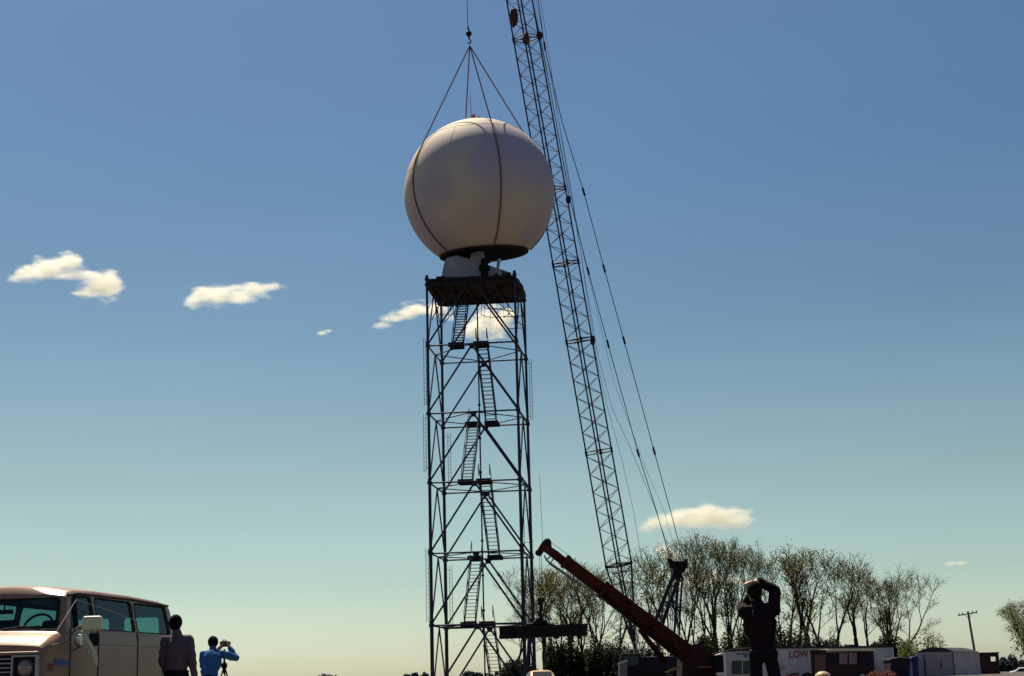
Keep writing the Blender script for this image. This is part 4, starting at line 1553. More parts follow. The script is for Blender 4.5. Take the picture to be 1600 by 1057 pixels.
# barrel roof over the front
g_ = MB()
e1, nseg = cx_ - lx_, 14
ridge = at(1469, 1011.5, Ys + .6).z
fr_, bk_ = [], []
for i in range(nseg + 1):
    t = -.02 + 1.04 * i / nseg
    z = Zl + (zt - Zl) * t + (ridge - (Zl + zt) / 2) * (1 - (2 * min(1, max(0, t)) - 1) ** 2)
    q = lx_ + e1 * t
    o_ = (rx_ - cx_)
    fr_.append(V((q.x, q.y - .12, z)))
    bk_.append(V((q.x + o_.x, q.y + o_.y + .1, z)))
lowf = [V((v.x, v.y, Zl + (zt - Zl) * (i / nseg) + .01)) for i, v in enumerate(fr_)]
lowb = [V((v.x, v.y, Zl + (zt - Zl) * (i / nseg) + .01)) for i, v in enumerate(bk_)]
n = nseg + 1
vs = fr_ + bk_ + lowf + lowb
fs = []
for i in range(nseg):
    fs += [(i, i + 1, n + i + 1, n + i), (i, 2 * n + i, 2 * n + i + 1, i + 1), (n + i, n + i + 1, 3 * n + i + 1, 3 * n + i), (2 * n + i, 3 * n + i, 3 * n + i + 1, 2 * n + i + 1)]
g_.add(vs, fs)
g_.build('roof', M['roof_dark'], shed, world=True)
# door
def on_front(t, z, off=.03):
    nrm = (cx_ - lx_).cross(V((0, 0, 1))).normalized()
    if nrm.y > 0:
        nrm = -nrm
    q = lx_.lerp(cx_, t) + nrm * off
    return V((q.x, q.y, z))


g_ = MB()
t0, t1 = .21, .98
dz = zt - .16
g_.add([on_front(t0, zg + .1), on_front(t1, zg + .1), on_front(t1, dz), on_front(t0, dz), on_front(t0, zg + .1, 0), on_front(t1, zg + .1, 0), on_front(t1, dz, 0), on_front(t0, dz, 0)],
       [(0, 1, 2, 3), (7, 6, 5, 4), (0, 4, 5, 1), (1, 5, 6, 2), (2, 6, 7, 3), (3, 7, 4, 0)])
dr = g_.build('door', M['tan_door'], shed, world=True)
MB().tube(on_front(t0, zg + .1, .04), on_front(t0, dz + .05, .04), .045, .045, 6).build('door_frame', M['roof_dark'], shed, world=True)
MB().tube(on_front(t1, zg + .1, .04), on_front(t1, dz + .05, .04), .03, .03, 6).build('door_frame', M['roof_dark'], shed, world=True)
MB().tube(on_front(.64, zg + .6, .06), on_front(.66, zg + .95, .06), .05, .03, 6).build('latch', M['roof_dark'], dr, world=True)

# brick hut with a see-through opening
Yh_ = 125.0
hut = empty('brick_hut', (at(1545, 1040, Yh_).x, Yh_, gz(30, Yh_)), 'dark brown brick hut with a small see-through opening, behind the grey shed', 'hut')
zg = gz(30, Yh_)
X = lambda px: at(px, 1030, Yh_).x
Zp = lambda py, px=1545: at(px, py, Yh_).z
for nm, a_, b_, y0, y1 in (('wall', 1526, 1548, 1021, None), ('wall', 1556.5, 1561, 1021, None), ('wall', 1548, 1556.5, 1021, 1026.5), ('wall', 1548, 1556.5, 1034, None)):
    for yy in (Yh_, Yh_ + 2.2):
        MB().box((X(a_), yy, zg if y1 is None else Zp(y1)), (X(b_), yy + .18, Zp(y0))).build('wall', M['brick'], hut, world=True)
MB().box((X(1526), Yh_, zg), (X(1526) + .15, Yh_ + 2.2, Zp(1021))).build('wall', M['brick'], hut, world=True)
MB().box((X(1525), Yh_ - .1, Zp(1021)), (X(1562), Yh_ + 2.5, Zp(1019.6))).build('roof', M['roof_dark'], hut, world=True)
for (a_, b_, y0, y1) in ((1547.4, 1557, 1025.7, 1026.7), (1547.4, 1557, 1033.8, 1035)):
    MB().box((X(a_), Yh_ - .04, Zp(y1)), (X(b_), Yh_ + .1, Zp(y0))).build('window_sill', M['brick'], hut, world=True)

# utility pole
Yu = 190.0
pb, ptop = at(1526.5, 1040, Yu), at(1512.2, 955.5, Yu)
dirp = (ptop - pb).normalized()
base_ = pb - dirp * ((pb.z - gz(60, Yu)) / dirp.z)
up = empty('utility_pole', base_, 'leaning wooden utility pole with one crossarm behind the grey shed', 'utility pole')
MB().tube(base_, ptop, .17, .12, 10).build('pole', M['wood'], up, world=True)
xa_, xb_ = at(1496.5, 962, Yu - .2), at(1527.5, 957, Yu - .2)
MB().tube(xa_, xb_, .075, .075, 6).build('crossarm', M['wood'], up, world=True)
for t in (.06, .25, .75, .94):
    q = xa_.lerp(xb_, t)
    MB().lathe([(.05, 0), (.05, .12), (.08, .14), (.06, .2), (0, .22)], 8, q + V((0, 0, .05))).build('insulator', M['roof_dark'], up, world=True)
MB().tube(xa_.lerp(xb_, .3), ptop - dirp * .9 + V((0, -.15, 0)), .03, .03, 5).build('brace', M['wood'], up, world=True)
MB().tube(xa_.lerp(xb_, .7), ptop - dirp * .9 + V((0, -.15, 0)), .03, .03, 5).build('brace', M['wood'], up, world=True)


# ------------------------------------------------------------------ small cars far back (only their roofs reach the picture)
def car(px, ty, Y, rz, m_, label, hh=1.42, sc=1.0):
    x = at(px, 1040, Y).x
    hx = 1069 - (px - 800) * .0262
    ztop = (hx - ty) * Y / F + EYE
    root = empty('parked_car', (x, Y, ztop - hh * sc), label, 'car', rz=rz)
    st = [(0, .55, .80), (.12, .72, .86), (1.1, .86, .88), (1.75, 1.36, .68), (2.3, 1.42, .66), (3.1, 1.38, .66), (3.7, .98, .84), (4.2, .90, .86), (4.35, .6, .80)]
    vs, fs = [], []
    ns = 14
    for y, zt_, w in st:
        sect = [(-.82, .28), (-.86, .5), (-.86, .72), (-w, max(.76, zt_ - .12)), (-w + .06, zt_ - .03), (-w * .7, zt_), (-w * .3, zt_ + .015), (w * .3, zt_ + .015), (w * .7, zt_), (w - .06, zt_ - .03), (w, max(.76, zt_ - .12)), (.86, .72), (.86, .5), (.82, .28)]
        vs += [V((a, y - 2.1, b)) * sc for a, b in sect]
    for j in range(len(st) - 1):
        for i in range(ns):
            fs.append((j * ns + i, j * ns + (i + 1) % ns, (j + 1) * ns + (i + 1) % ns, (j + 1) * ns + i))
    fs += [tuple(range(ns)), tuple(range((len(st) - 1) * ns, len(st) * ns))]
    MB().add(vs, fs).build('body', m_, root, smooth=False, bevel=.03)
    for (y0, z0, y1, z1) in ((-.95, .92, -.42, 1.32), (1.08, 1.32, 1.55, 1.02)):
        vs = [V((a * .6, y0, z0 + .03)) * sc for a in (-1, 1)] + [V((a * .56, y1, z1 + .03)) * sc for a in (1, -1)]
        MB().add(vs + [v - V((0, 0, .03)) for v in vs], [(0, 1, 2, 3), (7, 6, 5, 4), (0, 4, 5, 1), (1, 5, 6, 2), (2, 6, 7, 3), (3, 7, 4, 0)]).build('windscreen', M['car_glass'], root)
    for sx in (-1, 1):
        vs = [V((sx * .80, -.7, .9)), V((sx * .70, -.3, 1.28)), V((sx * .70, .95, 1.28)), V((sx * .80, 1.35, .95))]
        vs = [v * sc + V((sx * .03, 0, 0)) for v in vs]
        MB().add(vs + [v - V((sx * .05, 0, 0)) for v in vs], [(0, 1, 2, 3), (7, 6, 5, 4), (0, 4, 5, 1), (1, 5, 6, 2), (2, 6, 7, 3), (3, 7, 4, 0)]).build('side_window', M['car_glass'], root)
        for y in (-1.35, 1.35):
            MB().tube(V((sx * .70, y, .31)) * sc, V((sx * .88, y, .31)) * sc, .31 * sc, .31 * sc, 18).build('wheel', M['rubber'], root)
    return root


car(845, 1049.5, 84, .1, M['tan'], 'tan car whose roof shows at the foot of the tower, below the black steel beam', sc=.88)
car(1097, 1043.5, 99, .0, M['red'], 'small red car between the orange crane and the white camper')
car(1603, 1044, 215, 1.4, M['white_car'], 'white car far off at the right edge under the green tree')
# pink-white pickup cab left of the lattice crane and the rounded tan tank
p = at(974, 1050, 90)
cr_ = empty('equipment_crate', (p.x, 90, gz(p.x, 90)), 'pale pinkish crate with slanted lid left of the crane house', 'crate')
g_ = MB()
g_.prism([(at(x, y, 90).x, at(x, y, 90).z) for x, y in ((968, 1058), (968, 1037.5), (980, 1033.5), (980, 1058))], 90, 91)
g_.build('box', M['pink_glass'], cr_, world=True)
g_ = MB()
g_.prism([(at(x, y, 90).x, at(x, y, 90).z) for x, y in ((967.3, 1037.8), (967.6, 1035.8), (979.8, 1031.0), (980.6, 1033.6))], 89.95, 91.05)
g_.build('lid', M['white_trim'], cr_, world=True)
p = at(1285, 1049, 76)
tank = empty('tan_tank', (p.x, 76, gz(p.x, 76)), 'tan round-topped tank in front of the brown coach', 'tank')
MB().lathe([(0, p.z - tank.location.z), (.18, p.z - tank.location.z - .03), (.33, p.z - tank.location.z - .12), (.40, p.z - tank.location.z - .3), (.41, .1), (.38, 0)], 22).build('body', M['tan'], tank, smooth=True)
MB().lathe([(.415, .5), (.43, .52), (.43, .56), (.415, .58)], 22).build('band', M['brown'], tank)

# ------------------------------------------------------------------ the van
A0 = at(107, 925, 21.0)
A1 = at(264, 946, 24.65)
ev = V((A1.x - A0.x, A1.y - A0.y, 0)).normalized()
vang = -math.atan2(ev.x, ev.y)
nv = V((math.cos(vang), math.sin(vang), 0))
VO = V((A0.x, A0.y, 0)) - ev * 1.22 - nv * .90
VO.z = .07
van = empty('tan_van', VO, 'tan passenger van with large side windows and a big chrome mirror, parked at the left', 'van', rz=vang)
LV = 5.05


def wprof(z):
    if z < .5:
        return .93 + .06 * (z - .3) / .2
    if z < 1.45:
        return .99
    return .99 - (z - 1.45) * .20


def loft(off, name):
    st = [(0.36, 1.02, .90), (.38, 1.20, .95), (.42, 1.30, .98), (.50, 1.365, 1), (.62, 1.41, 1), (.78, 1.46, 1), (.95, 1.50, 1), (.985, 1.53, 1), (1.10, 1.77, 1), (1.20, 1.98, 1), (1.29, 2.035, 1), (1.5, 2.07, 1),
          (2.2, 2.09, 1), (3.4, 2.09, 1), (4.6, 2.06, 1), (4.9, 2.03, 1), (4.99, 1.98, .985), (LV, 1.85, .97)]
    vs, fs = [], []
    NSd, NA, NT = 12, 6, 5
    for k, (y, zt_, wf) in enumerate(st):
        zt_ -= off
        y = min(max(y, .36 + off), LV - off)
        if k == 0:
            zt_ -= 0
        r_c = (.075 if zt_ > 1.6 else .12)
        zb_ = .32 + off
        crown = (.085 if zt_ > 2.03 else .06) if zt_ > 1.9 else .035
        half = []
        for i in range(NSd):
            z = zb_ + (zt_ - r_c - zb_) * i / (NSd - 1)
            half.append((wprof(z) * wf - off, z))
        wx, wz = half[-1]
        for i in range(1, NA):
            t = math.pi / 2 * i / NA
            half.append((wx - r_c + r_c * math.cos(t), wz + r_c * math.sin(t)))
        for i in range(NT):
            u = 1 - i / NT
            half.append(((wx - r_c) * u, zt_ + (crown * (1 - u * u))))
        sect = half + [(0, zt_ + crown)] + [(-a, b) for a, b in reversed(half)]
        vs += [(a, y, b) for a, b in sect]
    ns = len(sect)
    for j in range(len(st) - 1):
        for i in range(ns):
            fs.append((j * ns + i, (j + 1) * ns + i, (j + 1) * ns + (i + 1) % ns, j * ns + (i + 1) % ns))
    fs += [tuple(range(ns)), tuple(range(len(st) * ns - 1, (len(st) - 1) * ns - 1, -1))]
    return MB().add(vs, fs).build(name, None)


def rpoly(pts, r=.05, n=4):
    """round the corners of a polygon given in 2D"""
    out = []
    for i in range(len(pts)):
        a, b, c = V(pts[i - 1]), V(pts[i]), V(pts[(i + 1) % len(pts)])
        u, w = (a - b).normalized(), (c - b).normalized()
        p0, p1 = b + u * r, b + w * r
        for k in range(n + 1):
            t = k / n
            out.append(tuple(p0 * (1 - t) ** 2 + b * 2 * t * (1 - t) + p1 * t * t))
    return out


def side_cut(poly):
    g_ = MB()
    n = len(poly)
    vs = [V((-1.3, y, z)) for y, z in poly] + [V((1.3, y, z)) for y, z in poly]
    g_.add(vs, [tuple(range(n)), tuple(range(2 * n - 1, n - 1, -1))] + [(i, n + i, n + (i + 1) % n, (i + 1) % n) for i in range(n)])
    return g_.build('cut', None)


WB = 1.555
sideW = [rpoly([(1.20, WB), (1.98, WB), (1.98, 1.99), (1.36, 1.99)], .06), rpoly([(2.08, WB), (3.40, WB), (3.40, 1.99), (2.08, 1.99)], .07), rpoly([(3.50, WB), (4.82, WB), (4.77, 1.98), (3.50, 1.98)], .07)]
frontW = rpoly([(-.87, 1.555), (.87, 1.555), (.80, 1.96), (-.80, 1.96)], .06)
rearW = [rpoly([(.12, 1.50), (.72, 1.50), (.69, 1.84), (.12, 1.84)], .05), rpoly([(-.72, 1.50), (-.12, 1.50), (-.12, 1.84), (-.69, 1.84)], .05)]
outer = loft(0, 'outer')
inner = loft(.045, 'inner')
cuts = [inner] + [side_cut(w) for w in sideW]
cuts.append(MB().prism(frontW, .55, 1.6).build('cut', None))
for w in rearW:
    cuts.append(MB().prism(w, 4.6, 5.3).build('cut', None))
for yw in (1.22, 4.05):           # wheel wells
    g_ = MB()
    g_.tube((-1.3, yw, .38), (1.3, yw, .38), .47, .47, 28)
    cuts.append(g_.build('cut', None))
cur = outer
for c in cuts:
    md = outer.modifiers.new('b', 'BOOLEAN')
    md.operation = 'DIFFERENCE'
    md.object = c
    md.solver = 'EXACT'
me = from_eval(outer)
for c in cuts:
    bpy.data.objects.remove(c)
bpy.data.objects.remove(outer)
me.materials.clear()
for pl in me.polygons:
    pl.use_smooth = True
vb = link('body', me, M['van'], van)
es = vb.modifiers.new('es', 'EDGE_SPLIT')
es.split_angle = R(28)
print('VAN polys', len(me.polygons))


def xw(z):
    return wprof(z)


def win(poly, name, sx, d=-.02, m_=None, parent=None):
    g_ = MB()
    n = len(poly)
    cy = sum(p[0] for p in poly) / n
    cz = sum(p[1] for p in poly) / n
    P_ = [(cy + (y - cy) * 1.015, cz + (z - cz) * 1.03) for y, z in poly]
    vs = [V((sx * (xw(z) + d), y, z)) for y, z in P_] + [V((sx * (xw(z) + d - .005), y, z)) for y, z in P_]
    g_.add(vs, [tuple(range(n)), tuple(range(2 * n - 1, n - 1, -1))])
    return g_.build(name, m_ or M['glass'], parent or van)


def seal(poly, sx, parent=None):
    g_ = MB()
    pts = [V((sx * (xw(z) + .0), y, z)) for y, z in poly]
    g_.path(pts + [pts[0]], .008, 6)
    return g_.build('window_seal', M['rubber'], parent or van)


for w in sideW:
    for sx in (-1, 1):
        wo = win(w, 'side_window', sx)
        seal(w, sx, wo)
def wsy(z):      # y of the windshield surface at height z
    return .985 + (z - 1.53) * .48


g_ = MB()
n = len(frontW)
vs = [V((x * 1.01, wsy(z) + .015, z)) for x, z in frontW] + [V((x * 1.01, wsy(z) + .022, z)) for x, z in frontW]
g_.add(vs, [tuple(range(n)), tuple(range(2 * n - 1, n - 1, -1))])
ws = g_.build('windshield', M['glass'], van)
pts = [V((x, wsy(z) - .0, z)) for x, z in frontW]
MB().path(pts + [pts[0]], .011, 6).build('window_seal', M['rubber'], ws)
for w in rearW:
    g_ = MB()
    n = len(w)
    g_.add([V((x, LV - .045, z)) for x, z in w] + [V((x, LV - .04, z)) for x, z in w], [tuple(range(n)), tuple(range(2 * n - 1, n - 1, -1))])
    g_.build('rear_window', M['glass'], van)
# vertical division of the front door window, door seams
MB().tube((xw(1.56) + .0, 1.40, 1.555), (xw(1.97) + .0, 1.44, 1.97), .018, .018, 6).build('vent_window_bar', M['vinyl'], van)
for yy in (1.14, 2.05, 3.46):
    g_ = MB()
    g_.path([V((xw(z) + .002, yy + (.28 * max(0, (z - 1.5) / .5) if yy < 1.2 else 0), z)) for z in (.5, .9, 1.3, 1.45, 1.56)], .009, 4)
    g_.build('door_seam', M['rubber'], van)
# drip rail
for sx in (-1, 1):
    g_ = MB()
    g_.path([V((sx * (xw(2.0) + .012), 1.22, 1.985)), V((sx * (xw(2.02) + .012), 1.5, 2.02)), V((sx * (xw(2.02) + .012), 3.4, 2.03)), V((sx * (xw(2.0) + .012), 4.88, 2.0))], .017, 6)
    g_.build('drip_rail', M['brown'], van)
# body crease and trim strip
for z in (1.36,):
    g_ = MB()
    g_.path([V((xw(z) + .002, .55, z - .05)), V((xw(z) + .004, 1.0, z)), V((xw(z) + .004, 4.9, z))], .010, 5)
    g_.build('body_crease', M['van'], van)
g_ = MB()
g_.box((xw(1.2) - .005, 1.72, 1.235), (xw(1.2) + .03, 1.9, 1.26))
g_.box((xw(1.2) - .005, 1.70, 1.225), (xw(1.2) + .012, 1.92, 1.275))
g_.build('door_handle', M['chrome'], van, bevel=.006)
# front: grille, headlights, bumper
gr = MB().box((-.62, .325, .84), (.60, .37, 1.19)).build('grille', M['vinyl'], van)
for k in range(6):
    MB().box((-.60, .305, .865 + k * .055), (.58, .325, .88 + k * .055)).build('grille_bar', M['trim'], gr)
for sx in (-1, 1):
    g_ = MB()
    c0 = sx * .76
    for (a_, b_, c_, d_) in ((-.155, .155, .15, .175), (-.155, .155, -.175, -.15), (-.175, -.15, -.175, .175), (.15, .175, -.175, .175)):
        g_.box((c0 + a_, .285, 1.015 + c_), (c0 + b_, .37, 1.015 + d_))
    bz = g_.build('headlight_bezel', M['trim'], van, bevel=.006)
    MB().box((c0 - .148, .33, .87), (c0 + .148, .36, 1.16)).build('headlight_housing', M['vinyl'], bz)
    MB().lathe([(0, .055), (.07, .045), (.10, .02), (.108, 0), (.108, -.02)], 20, (c0, .33, 1.03), ax=(0, -1, 0)).build('headlight', M['lamp'], van, smooth=True)
    MB().box((sx * .915 - .02, .34, .88), (sx * .915 + .02, .41, 1.15)).build('front_corner_trim', M['trim'], van)
    MB().box((sx * .99 - .01, .50, .99), (sx * .99 + .02, .60, 1.08)).build('marker_light', M['amber'], van, bevel=.005)
MB().box((-.93, .30, 1.19), (.93, .38, 1.235)).build('hood_lip', M['van'], van, bevel=.02)
MB().box((-.98, .16, .46), (.98, .33, .68)).build('bumper', M['chrome'], van, bevel=.03)
# fender badge: slanted blue letters read as one strip
g_ = MB()
X_ = xw(1.05) + .003
for i, (a_, w_, h_) in enumerate(((.66, .055, .085), (.73, .05, .082), (.79, .06, .08), (.86, .05, .074), (.92, .05, .068), (.98, .045, .062), (1.03, .05, .052))):
    g_.add([(X_, a_, 1.06), (X_, a_ + w_, 1.06), (X_ + .0, a_ + w_ + .02, 1.06 + h_), (X_, a_ + .02, 1.06 + h_), (X_ + .008, a_, 1.06), (X_ + .008, a_ + w_, 1.06), (X_ + .008, a_ + w_ + .02, 1.06 + h_), (X_ + .008, a_ + .02, 1.06 + h_)],
           [(0, 1, 2, 3), (7, 6, 5, 4), (0, 4, 5, 1), (1, 5, 6, 2), (2, 6, 7, 3), (3, 7, 4, 0)])
g_.build('fender_badge', M['badge'], van)
# wheels and blue-rimmed caps
for sx in (-1, 1):
    for yw in (1.22, 4.05):
        w_ = MB().lathe([(.20, -.12), (.33, -.12), (.37, -.08), (.38, 0), (.37, .08), (.33, .12), (.20, .12)], 32, (sx * .84, yw, .36), ax=(1, 0, 0)).build('wheel', M['rubber'], van)
        MB().lathe([(.0, .09), (.1, .09), (.19, .06), (.21, .11), (.21, -.1), (0, -.1)], 24, (sx * .84, yw, .36), ax=(sx, 0, 0)).build('hub_cap', M['chrome'], w_)
# wipers lying on the cowl
for x0, x1 in ((-.55, .05), (.12, .62)):
    MB().path([V((x0, .93, 1.545)), V(((x0 + x1) / 2, .95, 1.575)), V((x1, .975, 1.565))], .014, 6).build('wiper', M['vinyl'], van)
g_ = MB()
g_.lathe([(.0, .05), (.10, .045), (.17, .02), (.18, 0)], 16, (-.02, .80, 1.49))
g_.build('cowl_vent', M['trim'], van)
# interior
g_ = MB()
g_.lathe([(.19, 0)], 4)
pts = [V((.42 + .20 * math.cos(t), 1.36 + .10 * math.sin(t), 1.585 + .17 * math.sin(t))) for t in [2 * math.pi * i / 24 for i in range(25)]]
g_ = MB().path(pts, .017, 6)
g_.tube(pts[0], pts[12], .014, .014, 6)
g_.tube(V((.42, 1.36, 1.585)), V((.42, 1.18, 1.35)), .03, .03, 8)
g_.build('steering_wheel', M['vinyl'], van)
MB().box((-.88, 1.06, 1.05), (.88, 1.22, 1.53)).build('dashboard', M['vinyl'], van, bevel=.03)
for (x0, x1, y0, z1) in ((.18, .66, 1.95, 1.70), (-.66, -.18, 1.95, 1.72), (-.75, .45, 2.95, 1.60), (-.75, .45, 3.85, 1.60)):
    s_ = MB().box((x0, y0, .55), (x1, y0 + .14, z1)).build('seat', M['vinyl'], van, bevel=.05)
    MB().box((x0, y0 - .45, .5), (x1, y0, .75)).build('seat_cushion', M['vinyl'], s_, bevel=.05)
MB().box((-.85, .5, .44), (.85, 4.9, .5)).build('floor_pan', M['vinyl'], van)
MB().tube((0, 1.22, 1.92), (0, 1.22, 1.80), .01, .01, 5).build('mirror_stalk', M['vinyl'], van)
MB().box((-.13, 1.2, 1.76), (.13, 1.23, 1.82)).build('inner_mirror', M['vinyl'], van, bevel=.01)
# big door mirror
mr = MB().box((1.18, 1.02, 1.50), (1.455, 1.10, 1.69))
mir = mr.build('door_mirror', M['cream'], van, bevel=.035)
MB().box((1.195, 1.10, 1.515), (1.44, 1.106, 1.675)).build('mirror_glass', M['chrome'], mir)
g_ = MB()
g_.path([V((.985, 1.16, 1.46)), V((1.09, 1.12, 1.55)), V((1.19, 1.08, 1.58))], .016, 6)
g_.path([V((.985, 1.24, 1.26)), V((1.27, 1.12, 1.36)), V((1.32, 1.07, 1.5))], .013, 6)
g_.build('mirror_bracket', M['trim'], mir)
MB().box((1.07, 1.07, 1.30), (1.18, 1.12, 1.46)).build('lower_mirror', M['chrome'], mir, bevel=.03)
MB().box((1.27, 1.06, 1.30), (1.41, 1.10, 1.47)).build('lower_mirror', M['vinyl'], mir, bevel=.03)
# patch of sunlight below the mirror, modelled as a pale cream strip
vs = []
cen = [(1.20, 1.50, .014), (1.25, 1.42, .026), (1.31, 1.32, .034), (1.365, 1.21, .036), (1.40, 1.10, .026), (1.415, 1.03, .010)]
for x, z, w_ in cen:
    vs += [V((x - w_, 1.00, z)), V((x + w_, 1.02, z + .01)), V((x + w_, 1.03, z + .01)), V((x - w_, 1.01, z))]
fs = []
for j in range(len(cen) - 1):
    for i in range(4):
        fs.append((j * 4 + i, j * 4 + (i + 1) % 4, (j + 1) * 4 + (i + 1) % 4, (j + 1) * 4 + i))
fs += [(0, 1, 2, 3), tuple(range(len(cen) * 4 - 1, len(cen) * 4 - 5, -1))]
MB().add(vs, fs).build('sunlit_streak', M['cream'], van, smooth=True)
MB().path([V((.6, .74, 1.56)), V((.9, 1.0, 1.6))], .004, 4)
# rod aerial lying back over the side glass
MB().path([V((.96, .78, 1.50)), V((1.0, 1.25, 1.92)), V((1.03, 2.2, 1.83)), V((1.04, 3.4, 1.70))], .004, 4).build('aerial', M['trim'], van)


# ------------------------------------------------------------------ people
tex2 = bpy.data.textures.new('cloth_folds', 'CLOUDS')
tex2.noise_scale = .085
tex2.noise_depth = 2


def blob(prims, name, m_, parent, vox=.011, sm=4, fold=0):
    g_ = MB()
    for pr in prims:
        if pr[0] == 'c':
            _, p, q, r1, r2 = pr
            p, q = V(p), V(q)
            g_.tube(p, q, r1, r2, 14)
            for c, r in ((p, r1), (q, r2)):
                prof = [(r * max(.02, math.sin(math.pi * i / 8)), -r * math.cos(math.pi * i / 8)) for i in range(9)]
                g_.lathe(prof, 12, c)
        else:
            _, c, rx, ry, rz = pr
            vs, n = [], 20
            for j in range(15):
                t = math.pi * j / 14
                for i in range(n):
                    a = 2 * math.pi * i / n
                    vs.append(V(c) + V((rx * max(.01, math.sin(t)) * math.cos(a), ry * max(.01, math.sin(t)) * math.sin(a), -rz * math.cos(t))))
            g_.add(vs, [(j * n + i, j * n + (i + 1) % n, (j + 1) * n + (i + 1) % n, (j + 1) * n + i) for j in range(14) for i in range(n)] + [tuple(range(n - 1, -1, -1)), tuple(range(14 * n, 15 * n))])
    o = g_.build(name, None)
    rm = o.modifiers.new('r', 'REMESH')
    rm.mode = 'VOXEL'
    rm.voxel_size = vox
    s_ = o.modifiers.new('s', 'SMOOTH')
    s_.iterations = sm
    s_.factor = .6
    if fold:
        dp = o.modifiers.new('d', 'DISPLACE')
        dp.texture = tex2
        dp.strength = fold
        dp.mid_level = .45
        dp.texture_coords = 'LOCAL'
    me = from_eval(o)
    bpy.data.objects.remove(o)
    me.materials.clear()
    me.polygons.foreach_set('use_smooth', [True] * len(me.polygons))
    return link(name, me, m_, parent)


def hand(wrist, d, nrm, curl=.5, s=1.0, thumb=1):
    """palm plus five unequal fingers; d = direction of the fingers, nrm = back of the hand"""
    w = V(wrist)
    d = V(d).normalized()
    nrm = V(nrm)
    nrm = (nrm - d * nrm.dot(d)).normalized()
    t = d.cross(nrm).normalized() * thumb
    pr = [('c', w, w + d * .04 * s, .026 * s, .030 * s)]
    for k in range(4):
        b0 = w + d * .015 * s + t * (.026 - .017 * k) * s
        kn = w + d * (.088 - .004 * abs(k - 1)) * s + t * (.030 - .020 * k) * s
        pr.append(('c', b0, kn, .014 * s, .0115 * s))
        ln = (.040, .046, .043, .034)[k] * s
        dd_ = d
        p = kn
        for j in range(3):
            a = curl * (j + .6) * .9
            dj = (d * math.cos(a) - nrm * math.sin(a)).normalized()
            q = p + dj * ln * (1 - .22 * j)
            pr.append(('c', p, q, (.0105 - .001 * j) * s, (.0095 - .001 * j) * s))
            p = q
    p0 = w + d * .02 * s + t * .028 * s
    p1 = p0 + (d * .6 + t * .7 - nrm * .3).normalized() * .04 * s
    p2 = p1 + (d * .85 + t * .2 - nrm * .5).normalized() * .032 * s
    pr += [('c', p0, p1, .014 * s, .012 * s), ('c', p1, p2, .011 * s, .010 * s)]
    return pr


